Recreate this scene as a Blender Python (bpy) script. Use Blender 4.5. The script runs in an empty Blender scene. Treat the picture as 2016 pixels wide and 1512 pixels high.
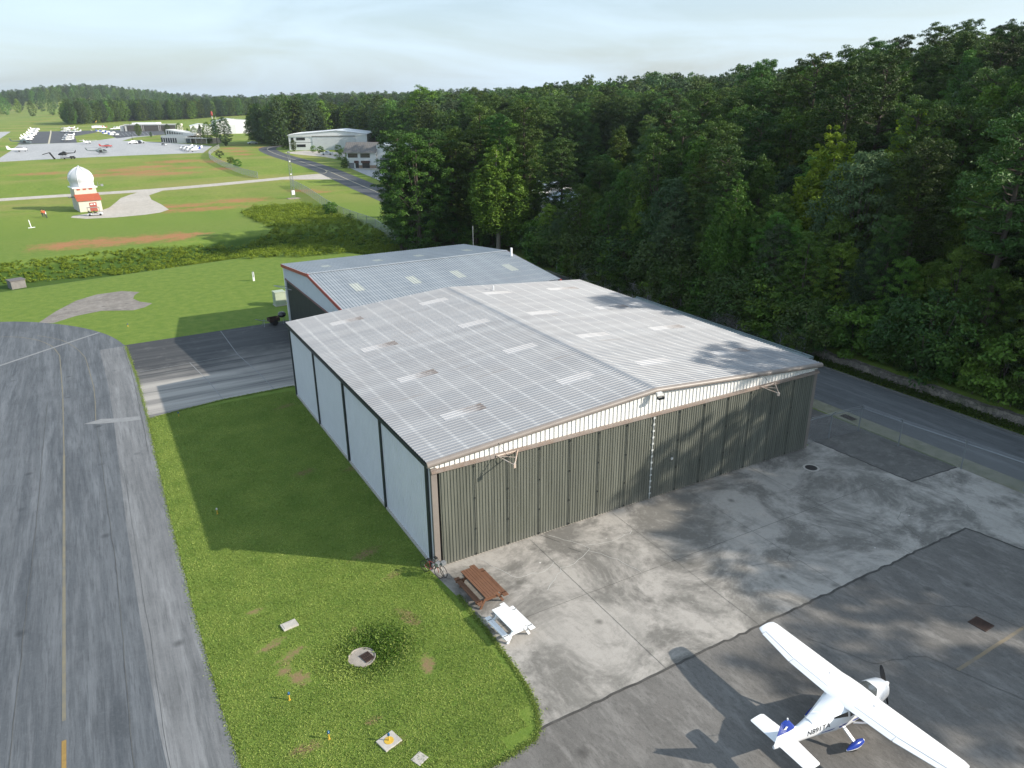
import bpy, bmesh, math, random
import numpy as np
from mathutils import Vector, Matrix, noise as mnoise
from mathutils.geometry import tessellate_polygon
R=math.radians
random.seed(7); rng=np.random.default_rng(7)
SC=bpy.context.scene; COL=SC.collection
# ---------------------------------------------------------------- camera
CAM=Vector((-13.391,-32.830,24.753)); YAW,PITCH,ROLL=0.513528,0.370155,-0.008064; FOC=1450.0
def cam_axes():
    sy,cy,sp,cp=math.sin(YAW),math.cos(YAW),math.sin(PITCH),math.cos(PITCH)
    f=Vector((sy*cp,cy*cp,-sp)); r=Vector((cy,-sy,0)); u=r.cross(f)
    cr,sr=math.cos(ROLL),math.sin(ROLL)
    return cr*r+sr*u, cr*u-sr*r, f
CR,CU,CF=cam_axes()
cd=bpy.data.cameras.new('camera'); cam=bpy.data.objects.new('camera',cd); COL.objects.link(cam)
cd.sensor_fit='HORIZONTAL'; cd.sensor_width=36; cd.lens=36*FOC/2016; cd.clip_start=0.5; cd.clip_end=12000
cam.matrix_world=Matrix(((CR.x,CU.x,-CF.x,CAM.x),(CR.y,CU.y,-CF.y,CAM.y),(CR.z,CU.z,-CF.z,CAM.z),(0,0,0,1)))
SC.camera=cam
def at(px,py,z=0.0):
    """where the sight line through a photograph point meets height z"""
    d=CF+CR*((px-1008)/FOC)+CU*((756-py)/FOC)
    return CAM+d*((z-CAM.z)/d.z)
# ---------------------------------------------------------------- light
SUN_EL=26.3; SUN_AZ=129.2     # azimuth measured from +y towards +x
wd=bpy.data.worlds.new('World'); SC.world=wd; wd.use_nodes=True
nt=wd.node_tree; nt.nodes.clear()
def wn(t,**k):
    n=nt.nodes.new(t)
    for a,b in k.items(): setattr(n,a,b)
    return n
sky=wn('ShaderNodeTexSky',sky_type='NISHITA',sun_disc=False,sun_elevation=R(SUN_EL),sun_rotation=R(SUN_AZ),altitude=200,air_density=1.0,dust_density=2.2,ozone_density=1.2)
tc=wn('ShaderNodeTexCoord'); mp=wn('ShaderNodeMapping'); mp.inputs['Scale'].default_value=(1.2,1.2,7)
nz=wn('ShaderNodeTexNoise'); nz.inputs['Scale'].default_value=2.2; nz.inputs['Detail'].default_value=7; nz.inputs['Roughness'].default_value=.55; nz.inputs['Distortion'].default_value=.6
rp=wn('ShaderNodeValToRGB'); rp.color_ramp.elements[0].position=.36; rp.color_ramp.elements[1].position=.7
rp.color_ramp.elements[0].color=(.34,.34,.34,1); rp.color_ramp.elements[1].color=(.88,.88,.88,1)
mx=wn('ShaderNodeMixRGB'); mx.inputs[2].default_value=(4.75,5.95,7.0,1)
bg=wn('ShaderNodeBackground'); bg.inputs['Strength'].default_value=.115
ow=wn('ShaderNodeOutputWorld')
L=nt.links.new
L(tc.outputs['Generated'],mp.inputs[0]); L(mp.outputs[0],nz.inputs[0]); L(nz.outputs[0],rp.inputs[0]); L(rp.outputs[0],mx.inputs[0]); L(sky.outputs[0],mx.inputs[1]); L(mx.outputs[0],bg.inputs[0]); L(bg.outputs[0],ow.inputs[0])
sl=bpy.data.lights.new('sun','SUN'); sl.energy=4.7; sl.angle=R(.53); sl.color=(1,.92,.80)
sun=bpy.data.objects.new('sun',sl); COL.objects.link(sun)
sd=Vector((math.sin(R(SUN_AZ))*math.cos(R(SUN_EL)),math.cos(R(SUN_AZ))*math.cos(R(SUN_EL)),math.sin(R(SUN_EL))))
sun.rotation_euler=sd.to_track_quat('Z','Y').to_euler(); sun.location=(60,-60,80)
vs=SC.view_settings; vs.view_transform='Standard'; vs.look='None'; vs.exposure=0.65; vs.gamma=1
SC.cycles.max_bounces=6; SC.cycles.transparent_max_bounces=12
# ---------------------------------------------------------------- helpers
def tag(o,label=None,cat=None,group=None,kind=None):
    if label: o['label']=label
    if cat: o['category']=cat
    if group: o['group']=group
    if kind: o['kind']=kind
    return o
def empty(name,loc=(0,0,0),rz=0.0,label=None,cat=None,group=None):
    o=bpy.data.objects.new(name,None); COL.objects.link(o); o.location=loc; o.rotation_euler=(0,0,rz); o.empty_display_size=.3
    return tag(o,label,cat,group)
def link(name,me,parent=None):
    o=bpy.data.objects.new(name,me); COL.objects.link(o)
    if parent: o.parent=parent
    return o
def copy_tree(o,parent=None):
    c=o.copy(); COL.objects.link(c)
    if parent: c.parent=parent
    for ch in list(o.children): copy_tree(ch,c)
    return c
class MB:
    def __init__(s): s.v=[]; s.f=[]; s.m=[]
    def add(s,vs,fs,mi=0):
        b=len(s.v); s.v+= [tuple(v) for v in vs]; s.f+=[tuple(i+b for i in f) for f in fs]; s.m+=[mi]*len(fs); return s
    def box(s,x0,x1,y0,y1,z0,z1,mi=0):
        return s.add([(x0,y0,z0),(x1,y0,z0),(x1,y1,z0),(x0,y1,z0),(x0,y0,z1),(x1,y0,z1),(x1,y1,z1),(x0,y1,z1)],
            [(0,3,2,1),(4,5,6,7),(0,1,5,4),(1,2,6,5),(2,3,7,6),(3,0,4,7)],mi)
    def beam(s,p0,p1,w,h,mi=0,up=(0,0,1)):
        p0=Vector(p0);p1=Vector(p1);d=(p1-p0).normalized();u=Vector(up)
        if abs(d.dot(u))>.98: u=Vector((1,0,0))
        r=d.cross(u).normalized()*(w/2);u=r.cross(d).normalized()*(h/2)
        vs=[p+a*r+b*u for p in (p0,p1) for a,b in ((-1,-1),(1,-1),(1,1),(-1,1))]
        return s.add(vs,[(3,2,1,0),(4,5,6,7),(0,1,5,4),(1,2,6,5),(2,3,7,6),(3,0,4,7)],mi)
    def tube(s,pts,rad,n=8,mi=0,cap=True):
        pts=[Vector(p) for p in pts]
        rad=rad if isinstance(rad,(list,tuple)) else [rad]*len(pts)
        b=len(s.v)
        prev=None
        for i,p in enumerate(pts):
            d=(pts[min(i+1,len(pts)-1)]-pts[max(i-1,0)]).normalized()
            a=Vector((0,0,1)) if abs(d.z)<.9 else Vector((1,0,0))
            r=d.cross(a).normalized();u=r.cross(d)
            for k in range(n):
                t=2*math.pi*k/n; s.v.append(tuple(p+(r*math.cos(t)+u*math.sin(t))*rad[i]))
        for i in range(len(pts)-1):
            for k in range(n):
                s.f.append((b+i*n+k,b+i*n+(k+1)%n,b+(i+1)*n+(k+1)%n,b+(i+1)*n+k)); s.m.append(mi)
        if cap:
            s.f.append(tuple(b+k for k in range(n))[::-1]); s.m.append(mi)
            e=b+(len(pts)-1)*n; s.f.append(tuple(e+k for k in range(n))); s.m.append(mi)
        return s
    def loft(s,rings,mi=0,cap=True,close=True):
        b=len(s.v);n=len(rings[0])
        for r in rings: s.v+=[tuple(v) for v in r]
        for i in range(len(rings)-1):
            for k in range(n if close else n-1):
                s.f.append((b+i*n+k,b+i*n+(k+1)%n,b+(i+1)*n+(k+1)%n,b+(i+1)*n+k)); s.m.append(mi)
        if cap:
            s.f.append(tuple(b+k for k in range(n))[::-1]); s.m.append(mi)
            e=b+(len(rings)-1)*n; s.f.append(tuple(e+k for k in range(n))); s.m.append(mi)
        return s
    def lathe(s,prof,c=(0,0,0),n=24,mi=0,a0=0):
        return s.loft([[(c[0]+r*math.cos(a0+2*math.pi*k/n),c[1]+r*math.sin(a0+2*math.pi*k/n),c[2]+z) for k in range(n)] for r,z in prof],mi)
    def prism(s,poly,z0,z1,mi=0):
        n=len(poly)
        return s.add([(x,y,z0) for x,y in poly]+[(x,y,z1) for x,y in poly],
            [tuple(range(n))[::-1],tuple(range(n,2*n))]+[(i,(i+1)%n,n+(i+1)%n,n+i) for i in range(n)],mi)
    def xform(s,M,start=0):
        for i in range(start,len(s.v)): s.v[i]=tuple(M@Vector(s.v[i]))
        return s
    def build(s,name,mats,parent=None,smooth=None,bevel=0):
        me=bpy.data.meshes.new(name); me.from_pydata(s.v,[],s.f)
        for m in (mats if isinstance(mats,(list,tuple)) else [mats]): me.materials.append(m)
        me.polygons.foreach_set('material_index',s.m)
        bm=bmesh.new(); bm.from_mesh(me); bmesh.ops.recalc_face_normals(bm,faces=bm.faces); bm.to_mesh(me); bm.free()
        o=link(name,me,parent)
        if smooth is not None:
            me.polygons.foreach_set('use_smooth',[True]*len(me.polygons)); me.set_sharp_from_angle(angle=R(smooth))
        if bevel:
            b=o.modifiers.new('bevel','BEVEL'); b.width=bevel; b.segments=2; b.limit_method='ANGLE'
        return o
def sheet(name,pts,z,m,kind='structure',thick=0):
    pts=[Vector((p[0],p[1],0)) for p in pts]
    tri=tessellate_polygon([pts]); me=bpy.data.meshes.new(name)
    me.from_pydata([(p.x,p.y,z) for p in pts],[],[tuple(t) for t in tri]); me.materials.append(m)
    bm=bmesh.new(); bm.from_mesh(me)
    for f in bm.faces:
        f.normal_update()
        if f.normal.z<0: f.normal_flip()
    bm.to_mesh(me); bm.free()
    o=link(name,me)
    if kind: o['kind']=kind
    return o
def smooth_line(pts,n=8):
    P=[Vector((p[0],p[1],0)) for p in pts]; out=[]
    for i in range(len(P)-1):
        a=P[max(i-1,0)];b=P[i];c=P[i+1];d=P[min(i+2,len(P)-1)]
        for k in range(n):
            t=k/n
            out.append(.5*((2*b)+(c-a)*t+(2*a-5*b+4*c-d)*t*t+(3*b-a-3*c+d)*t**3))
    out.append(P[-1]); return out
def strip_mesh(mb,pts,w,z,mi=0,w1=None):
    P=[Vector((p[0],p[1],0)) for p in pts]; n=len(P); vs=[]
    for i,p in enumerate(P):
        d=(P[min(i+1,n-1)]-P[max(i-1,0)]).normalized(); r=Vector((d.y,-d.x,0))
        ww=w if w1 is None else w+(w1-w)*i/(n-1)
        vs+=[(p.x-r.x*ww/2,p.y-r.y*ww/2,z),(p.x+r.x*ww/2,p.y+r.y*ww/2,z)]
    mb.add(vs,[(2*i,2*i+1,2*i+3,2*i+2) for i in range(n-1)],mi)
# ---------------------------------------------------------------- materials
class NT:
    def __init__(s,m): s.m=m; m.use_nodes=True; s.t=m.node_tree; s.t.nodes.clear(); s.p=s.n('ShaderNodeBsdfPrincipled'); o=s.n('ShaderNodeOutputMaterial'); s.o=o; s.l(s.p.outputs[0],o.inputs[0])
    def n(s,t,**k):
        x=s.t.nodes.new(t)
        for a,b in k.items(): setattr(x,a,b)
        return x
    def l(s,a,b): s.t.links.new(a,b)
    def coord(s,scale=(1,1,1),rot=0,kind='Object',warp=0):
        c=s.n('ShaderNodeTexCoord'); m=s.n('ShaderNodeMapping'); m.inputs['Scale'].default_value=scale; m.inputs['Rotation'].default_value=(0,0,rot)
        s.l(c.outputs[kind],m.inputs[0]); return m.outputs[0]
    def noise(s,vec,scale,detail=5,rough=.55,dist=0):
        x=s.n('ShaderNodeTexNoise'); x.inputs['Scale'].default_value=scale; x.inputs['Detail'].default_value=detail; x.inputs['Roughness'].default_value=rough; x.inputs['Distortion'].default_value=dist
        if vec is not None: s.l(vec,x.inputs[0])
        return x.outputs[0]
    def ramp(s,v,a,b,c0=0,c1=1):
        x=s.n('ShaderNodeMapRange'); x.inputs[1].default_value=a; x.inputs[2].default_value=b; x.inputs[3].default_value=c0; x.inputs[4].default_value=c1; x.clamp=True
        s.l(v,x.inputs[0]); return x.outputs[0]
    def mix(s,f,a,b,mode='MIX'):
        x=s.n('ShaderNodeMixRGB',blend_type=mode)
        for i,v in ((0,f),(1,a),(2,b)):
            if isinstance(v,(int,float)): x.inputs[i].default_value=v if i==0 else (v,v,v,1)
            elif isinstance(v,tuple): x.inputs[i].default_value=(*v,1)
            else: s.l(v,x.inputs[i])
        return x.outputs[0]
    def math(s,op,a,b=0):
        x=s.n('ShaderNodeMath',operation=op)
        for i,v in ((0,a),(1,b)):
            if isinstance(v,(int,float)): x.inputs[i].default_value=v
            else: s.l(v,x.inputs[i])
        return x.outputs[0]
    def sep(s,v): x=s.n('ShaderNodeSeparateXYZ'); s.l(v,x.inputs[0]); return x.outputs
    def attr(s,name): x=s.n('ShaderNodeAttribute'); x.attribute_name=name; return x.outputs['Fac']
    def base(s,c):
        if isinstance(c,tuple): s.p.inputs['Base Color'].default_value=(*c,1)
        else: s.l(c,s.p.inputs['Base Color'])
    def bump(s,h,strength=.3,dist=.02):
        b=s.n('ShaderNodeBump'); b.inputs['Strength'].default_value=strength; b.inputs['Distance'].default_value=dist; s.l(h,b.inputs['Height']); s.l(b.outputs[0],s.p.inputs['Normal'])
MATS={}
def mat(name,c,rough=.6,metal=0.0,var=.12,scale=1.5,c2=None,spec=.4,coat=0):
    """plain painted or worn surface with two scales of procedural variation"""
    if name in MATS: return MATS[name]
    m=bpy.data.materials.new(name); t=NT(m); v=t.coord()
    a=t.noise(v,scale,6,.6); b=t.noise(v,scale*9,4,.6)
    c2=c2 or tuple(x*(1-2.2*var) for x in c)
    f=t.math('ADD',t.math('MULTIPLY',t.ramp(a,.32,.72),.7),t.math('MULTIPLY',t.ramp(b,.3,.7),.3))
    t.base(t.mix(f,c,c2)); t.p.inputs['Roughness'].default_value=rough; t.p.inputs['Metallic'].default_value=metal
    t.p.inputs['Specular IOR Level'].default_value=spec; t.p.inputs['Coat Weight'].default_value=coat
    MATS[name]=m; return m
white=mat('white_paint',(.80,.81,.82),.35,var=.04)
offwhite=mat('cream_wall',(.74,.71,.65),.6,var=.07)
dark=mat('dark_trim',(.028,.034,.038),.45,var=.1)
black=mat('black_rubber',(.015,.015,.016),.7)
glass=mat('dark_glass',(.018,.022,.026),.08,var=.1,spec=.8)
steel=mat('galvanised_steel',(.36,.38,.40),.4,.55,.12,3)
rust=mat('rusted_iron',(.075,.045,.035),.8,var=.25,scale=5)
concrete_small=mat('pad_concrete',(.48,.45,.41),.85,var=.15,scale=4)
blue=mat('blue_paint',(.015,.045,.30),.25,var=.06)
yellow=mat('yellow_paint',(.62,.40,.05),.6,var=.15,scale=6)
red=mat('red_trim',(.36,.055,.05),.5,var=.12)
tan=mat('tan_trim',(.235,.205,.185),.45,var=.1)
green_dk=mat('dark_green_paint',(.03,.10,.06),.5)
orange=mat('orange_shirt',(.75,.22,.06),.8)
skin=mat('skin',(.45,.27,.19),.6)
# ---------------------------------------------------------------- terrain
W,LN,HE,HR=30.47,30.27,6.71,7.83          # main hangar: width, length, eave, ridge
DITCH=[(-70,96),(-40,99),(-25,102.5),(-8,106),(4,108.5),(16,113),(26,111),(33,101),(39,88)]
def sst(a,b,x):
    t=np.clip((x-a)/(b-a),0,1); return t*t*(3-2*t)
def ditch_dist(x,y):
    best=np.full(np.shape(x),1e9)
    for (ax,ay),(bx,by) in zip(DITCH[:-1],DITCH[1:]):
        dx,dy=bx-ax,by-ay; t=np.clip(((x-ax)*dx+(y-ay)*dy)/(dx*dx+dy*dy),0,1)
        best=np.minimum(best,np.hypot(x-ax-t*dx,y-ay-t*dy))
    return best
def hgt(x,y):
    x=np.asarray(x,float);y=np.asarray(y,float)
    d=ditch_dist(x,y); z=-2.0*(1-sst(2,13,d))
    z=z+.95*sst(48.1,48.5,x)*(1-sst(52,60,y))
    xs=49+sst(50,115,y)*62
    amp=9.5+4.0*(1-sst(40,110,y))-5.5*sst(160,360,y)
    z=z+amp*sst(0,95,x-xs)*(1-sst(900,1500,y))
    z=z+36*np.exp(-(((x-25)/210)**2+((y-2150)/330)**2))+9*np.exp(-(((x-900)/700)**2+((y-1500)/500)**2))*sst(700,1100,y)
    z=z-.22*np.exp(-(((x+5.6)/1.5)**2+((y+4.9)/1.6)**2))
    return z
def axis(segs):
    out=[]
    for a,b,s in segs: out+=list(np.arange(a,b,s))
    return np.array(out+[segs[-1][1]])
gx=axis([(-5000,-2000,500),(-2000,-400,80),(-400,-100,15),(-100,-40,3),(-40,-13,1),(-13,1,.35),(1,60,1),(60,140,3),(140,400,12),(400,2000,80),(2000,5000,500)])
gy=axis([(-400,-120,20),(-120,-16,4),(-16,34,.4),(34,90,1),(90,150,1),(150,260,1.6),(260,480,4),(480,1000,14),(1000,2600,60),(2600,6000,500)])
X,Y=np.meshgrid(gx,gy); Z=hgt(X,Y)
nx,ny=len(gx),len(gy)
me=bpy.data.meshes.new('ground'); me.vertices.add(nx*ny)
me.vertices.foreach_set('co',np.stack([X,Y,Z],-1).astype(np.float32).ravel())
ii=(np.arange(ny-1)[:,None]*nx+np.arange(nx-1)[None,:]).ravel()
q=np.stack([ii,ii+1,ii+nx+1,ii+nx],1)
me.loops.add(q.size); me.loops.foreach_set('vertex_index',q.ravel().astype(np.int32))
me.polygons.add(len(q)); me.polygons.foreach_set('loop_start',(np.arange(len(q))*4).astype(np.int32)); me.polygons.foreach_set('loop_total',np.full(len(q),4,np.int32))
me.update(); me.polygons.foreach_set('use_smooth',[True]*len(q))
def blob(x,y,cx,cy,rx,ry,rot=0):
    c,s=math.cos(rot),math.sin(rot); u=(x-cx)*c+(y-cy)*s; v=-(x-cx)*s+(y-cy)*c
    return np.exp(-((u/rx)**2+(v/ry)**2))
def pblob(px,py,rx,ry,rot=0):
    p=at(px,py); return blob(X,Y,p.x,p.y,rx,ry,rot)
clay=np.zeros_like(X)
for a in [(x_,y_,rx_*1.2,ry_*2.6) for x_,y_,rx_,ry_ in [(150,481,7,2.6),(210,476,7,2.9),(290,470,7,2.6),(340,466,6,2.6),(375,462,4,1.6),(110,485,5,2.4),(250,474,9,2),
          (250,342,16,4),(330,342,15,4),(290,338,12,6),(80,342,12,4),(190,345,9,4),(345,318,16,6),(300,328,11,5),(240,335,10,5),(420,410,10,2.2),(470,395,10,3),(390,412,13,2),(360,405,10,2.5),
          (600,375,6,2),(627,378,5,1.6),(470,298,8,5),(480,304,7,5),(455,292,8,6),(520,290,8,4),(440,332,6,4),(160,348,8,4),(600,352,6,2),(760,383,4,1),(640,333,5,2),(370,330,9,4),(420,318,8,5)]]:
    clay=np.maximum(clay,(.80 if a[1]>440 else .74)*pblob(*a))
for a in [(75,240,40,60),(100,235,50,50)]: clay=np.maximum(clay,.5*pblob(*a))
dry=np.zeros_like(X)
for a in [(535,1270,.9,.30,.2),(575,1288,1.0,.28,.25),(590,1335,.5,.7,.6),(560,1320,.5,.35,.6),(842,1308,.42,.8,-.2),(500,1205,.5,.25,0),(600,1475,.9,.4,0),(735,1420,.5,.25,0),(805,1215,.45,1.2,.3),(690,1235,.15,.7,.3),(700,920,1.2,.5,0),(600,930,1.0,.5,.3),(735,880,.9,.3,.3),(720,1090,1.2,.5,.3),(775,1130,.8,.3,.2),(780,1460,.5,.3,.2),(520,735,1.4,.4,.3),(560,800,1.2,.4,.2)]:
    dry=np.maximum(dry,.95*pblob(*a))
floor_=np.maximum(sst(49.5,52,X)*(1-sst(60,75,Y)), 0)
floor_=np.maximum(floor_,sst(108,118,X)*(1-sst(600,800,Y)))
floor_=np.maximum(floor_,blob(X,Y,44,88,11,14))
wild=1-sst(8.0,9.5,ditch_dist(X,Y))
fe=np.maximum(sst(110,200,Y),0)
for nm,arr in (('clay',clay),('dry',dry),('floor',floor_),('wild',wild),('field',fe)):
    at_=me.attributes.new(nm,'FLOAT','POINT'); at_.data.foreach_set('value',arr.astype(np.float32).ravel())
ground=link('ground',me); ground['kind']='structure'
m=bpy.data.materials.new('lawn'); t=NT(m); v=t.coord()
n1=t.noise(v,.09,6,.6,.4); n2=t.noise(v,.9,6,.65); n3=t.noise(v,9,4,.7); n4=t.noise(t.coord(scale=(.6,.16,1)),.12,5,.6,.3); n5=t.noise(v,42,2,.6)
near=t.mix(t.ramp(n2,.34,.68),(.128,.205,.036),(.225,.285,.060))
near=t.mix(t.ramp(n3,.42,.72),near,(.105,.17,.022))
far=t.mix(t.ramp(n4,.3,.68),(.155,.245,.030),(.27,.32,.060))
far=t.mix(t.ramp(n2,.4,.75),far,(.10,.165,.022))
far=t.mix(t.math('MULTIPLY',t.ramp(t.noise(t.coord(scale=(.35,1,1)),.035,6,.65,.5),.46,.64),.6),far,(.33,.27,.10))
c=t.mix(t.attr('field'),near,far)
c=t.mix(t.math('MULTIPLY',t.ramp(n5,.35,.7),.45),c,(.035,.07,.008))
soil=t.mix(n2,(.30,.125,.050),(.36,.20,.10))
wob=t.math('MULTIPLY',t.math('ADD',t.noise(v,.35,6,.7),t.noise(v,2.2,5,.7)),.5)
cl=t.ramp(t.math('ADD',t.attr('clay'),t.math('MULTIPLY',t.math('SUBTRACT',wob,.5),2.6)),.40,.78)
c=t.mix(cl,c,soil)
dr=t.ramp(t.math('ADD',t.attr('dry'),t.math('MULTIPLY',t.math('SUBTRACT',t.noise(v,3.5,6,.75),.5),1.7)),.38,.78)
c=t.mix(dr,c,t.mix(n3,(.25,.18,.10),(.19,.13,.065)))
c=t.mix(t.attr('wild'),c,t.mix(n2,(.035,.075,.012),(.065,.11,.015)))
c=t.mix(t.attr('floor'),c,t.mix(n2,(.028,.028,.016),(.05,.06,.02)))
t.base(c); t.p.inputs['Roughness'].default_value=.95; t.p.inputs['Specular IOR Level'].default_value=.15
t.bump(t.math('ADD',n3,n5),.5,.05)
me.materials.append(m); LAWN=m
# ---------------------------------------------------------------- paving materials
def asphalt(name,c,c2,streak=(1,.06,1),rot=0,light=(.20,.21,.22),sc=.5,amount=.75,grain=.3):
    m=bpy.data.materials.new(name); t=NT(m); v=t.coord(); s=t.coord(scale=streak,rot=rot)
    a=t.noise(s,sc,6,.6,.15); b=t.noise(s,sc*3.4,5,.6); d=t.noise(v,.35,6,.65,.3); g=t.noise(v,22,3,.75); g2=t.noise(v,5,5,.7)
    k=t.mix(t.ramp(a,.35,.68),c,c2)
    k=t.mix(t.math('MULTIPLY',t.ramp(b,.45,.75),amount),k,light)
    k=t.mix(t.math('MULTIPLY',t.ramp(d,.48,.75),.45),k,tuple(x*.62 for x in c))
    k=t.mix(t.math('MULTIPLY',t.ramp(g2,.5,.75),.35),k,tuple(x*1.25 for x in c2))
    k=t.mix(t.math('MULTIPLY',t.ramp(g,.35,.7),grain),k,tuple(x*.5 for x in c))
    m5=t.noise(s,1.3,6,.7,.2); m6=t.noise(s,7,5,.8)
    k=t.mix(t.math('MULTIPLY',t.ramp(m5,.5,.66),.5),k,tuple(x*1.45 for x in c2)); k=t.mix(t.math('MULTIPLY',t.ramp(m6,.5,.64),.5),k,tuple(x*.6 for x in c))

    vz=t.n('ShaderNodeTexVoronoi'); vz.inputs['Scale'].default_value=.45; t.l(v,vz.inputs[0]); k=t.mix(t.math('MULTIPLY',t.ramp(vz.outputs['Distance'],.16,.03),t.ramp(t.sep(vz.outputs['Color'])[0],.55,.75,0,.75)),k,tuple(x*.45 for x in c))
    t.base(k); t.p.inputs['Roughness'].default_value=.82; t.p.inputs['Specular IOR Level'].default_value=.35
    t.bump(g,.35,.02); MATS[name]=m; return m
taxi_m=asphalt('taxiway_asphalt',(.070,.079,.090),(.125,.135,.147),light=(.18,.19,.205),sc=.95,amount=.65)
edge_m=asphalt('taxiway_edge_asphalt',(.125,.13,.136),(.19,.194,.20),light=(.235,.238,.245),sc=1.2,amount=.6)
apron_m=asphalt('apron_asphalt',(.122,.115,.107),(.182,.173,.162),(1,.35,1),.5,(.22,.205,.19),.35,.5,.4)
road_m=asphalt('road_asphalt',(.10,.104,.11),(.14,.145,.15),(1,.08,1),0,(.18,.185,.19),.6,.5)
darkroad_m=asphalt('dark_road_asphalt',(.052,.056,.062),(.085,.089,.096),(1,1,1),0,(.12,.125,.13),.1,.5)
ramp_m=asphalt('ramp_asphalt',(.040,.042,.045),(.075,.077,.08),(.05,1,1),0,(.13,.13,.13),.4,.35)
farramp_m=asphalt('far_apron_concrete',(.33,.335,.34),(.40,.40,.40),(1,.2,1),0,(.45,.45,.45),.05,.4,.1)
fieldroad_m=asphalt('field_road_gravel',(.40,.36,.31),(.48,.44,.39),(1,1,1),0,(.52,.49,.45),.08,.4,.2)
m=bpy.data.materials.new('stained_concrete'); t=NT(m); v=t.coord()
a=t.noise(v,.19,10,.72,.5); b=t.noise(t.coord(scale=(1,.35,1),rot=.5),.75,8,.72,.6); g=t.noise(v,14,4,.7); d=t.noise(v,.06,4,.5); e_=t.noise(v,2.6,7,.75,.3)
k=t.mix(t.ramp(d,.35,.7),(.40,.37,.335),(.345,.322,.295))
k=t.mix(t.math('MULTIPLY',t.ramp(a,.455,.57),.92),k,(.122,.115,.103))
k=t.mix(t.math('MULTIPLY',t.ramp(b,.50,.72),.75),k,(.20,.19,.172))
k=t.mix(t.math('MULTIPLY',t.ramp(e_,.52,.78),.6),k,(.42,.40,.37))
k=t.mix(t.math('MULTIPLY',t.ramp(e_,.47,.26),.55),k,(.17,.162,.15))
k=t.mix(t.math('MULTIPLY',t.ramp(g,.4,.75),.3),k,(.22,.21,.19))
vz=t.n('ShaderNodeTexVoronoi'); vz.inputs['Scale'].default_value=.55; t.l(v,vz.inputs[0]); k=t.mix(t.math('MULTIPLY',t.ramp(vz.outputs['Distance'],.16,.03),t.ramp(t.sep(vz.outputs['Color'])[0],.55,.75,0,.75)),k,(.09,.085,.075))
vw=t.n('ShaderNodeTexVoronoi'); vw.inputs['Scale'].default_value=.8; t.l(v,vw.inputs[0]); k=t.mix(t.math('MULTIPLY',t.ramp(vw.outputs['Distance'],.05,.03),t.math('GREATER_THAN',t.sep(vw.outputs['Color'])[1],.86)),k,(.62,.61,.58))
t.base(k); t.p.inputs['Roughness'].default_value=.85; t.bump(g,.2,.01); conc_m=m
m=bpy.data.materials.new('streaked_ramp_concrete'); t=NT(m); v=t.coord()
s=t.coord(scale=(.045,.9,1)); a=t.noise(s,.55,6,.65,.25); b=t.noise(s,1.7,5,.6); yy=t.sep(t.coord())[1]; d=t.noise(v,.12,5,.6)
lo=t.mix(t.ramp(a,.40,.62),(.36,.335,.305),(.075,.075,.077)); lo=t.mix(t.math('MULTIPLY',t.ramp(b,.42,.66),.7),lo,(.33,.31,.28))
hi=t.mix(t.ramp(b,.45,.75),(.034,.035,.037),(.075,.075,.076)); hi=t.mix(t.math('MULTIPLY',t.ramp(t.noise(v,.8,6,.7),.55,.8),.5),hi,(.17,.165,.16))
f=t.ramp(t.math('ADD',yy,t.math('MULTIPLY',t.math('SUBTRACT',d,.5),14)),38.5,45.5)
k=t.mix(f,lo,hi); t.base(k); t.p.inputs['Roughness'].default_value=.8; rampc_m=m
seam_m=mat('tar_seam',(.030,.028,.026),.8,var=.2,scale=1.2,c2=(.10,.095,.088)); crack_m=mat('taxi_crack',(.05,.05,.052),.8,scale=.8,c2=(.12,.125,.12))
line_y=mat('faded_yellow_line',(.20,.175,.115),.8,var=.25,scale=1.5,c2=(.125,.125,.115))
line_yb=mat('bright_yellow_line',(.32,.205,.06),.7,var=.15,scale=5)
line_w=mat('faded_white_line',(.25,.255,.26),.8,var=.25,scale=2,c2=(.17,.175,.18))
line_cream=mat('cream_road_line',(.55,.50,.36),.8,var=.15,scale=3)
# ---------------------------------------------------------------- paved sheets
tx=[(-12.0,-12.5),(-12.1,-9.5),(-12.3,-5),(-12.4,3),(-12.4,14),(-12.3,24),(-12.2,33),(-12.2,42),(-12.5,54)]
te=smooth_line([(-12.5,54),(-13.3,57.5),(-14.6,61),(-17.1,65.3),(-21,69.7),(-25,72.3),(-31,74),(-45,75),(-70,75)],6)
right=[(p[0],p[1]) for p in tx]+[(p.x,p.y) for p in te[1:]]
left=[(-70,58),(-45,58)]+[(p.x,p.y) for p in smooth_line([(-38,57),(-33,54),(-30,48),(-29,40)],5)]+[(-29,0),(-29,-60),(-4,-60)]
corner=[(p.x,p.y) for p in smooth_line([(-9.6,-17.2),(-10.6,-15.5),(-11.5,-13.8),(-12.0,-12.5)],4)]
sheet('taxiway',right+left+corner[:-1],.012,taxi_m)
mb=MB(); strip_mesh(mb,[(-13.6,-12.0)]+[(x-1.25,y) for x,y in tx[1:]],2.5,.016); o=mb.build('taxiway_edge_strip',edge_m); o['kind']='structure'
mb=MB()
ln=lambda pts,w=.09,z=.021,w1=None: strip_mesh(mb,pts,w,z,w1=w1)
cl_=[(-18.3,-30),(-18.3,10),(-18.3,27),(-18.4,41),(-18.6,50)]+[(p.x,p.y) for p in smooth_line([(-18.7,54),(-19.6,58.5),(-21.6,62.5),(-25,65.2),(-33,66.4),(-60,66.6)],6)]
ln(cl_[2:],.09); ln([(-18.3,-2.2),(-18.3,27)],.15)
ln([(-16.0,33),(-15.9,38),(-15.9,42),(-16.3,50.5)]+[(p.x,p.y) for p in smooth_line([(-16.4,52),(-17.2,56),(-18.6,60.1),(-21,63.6)],4)],.07)
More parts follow.
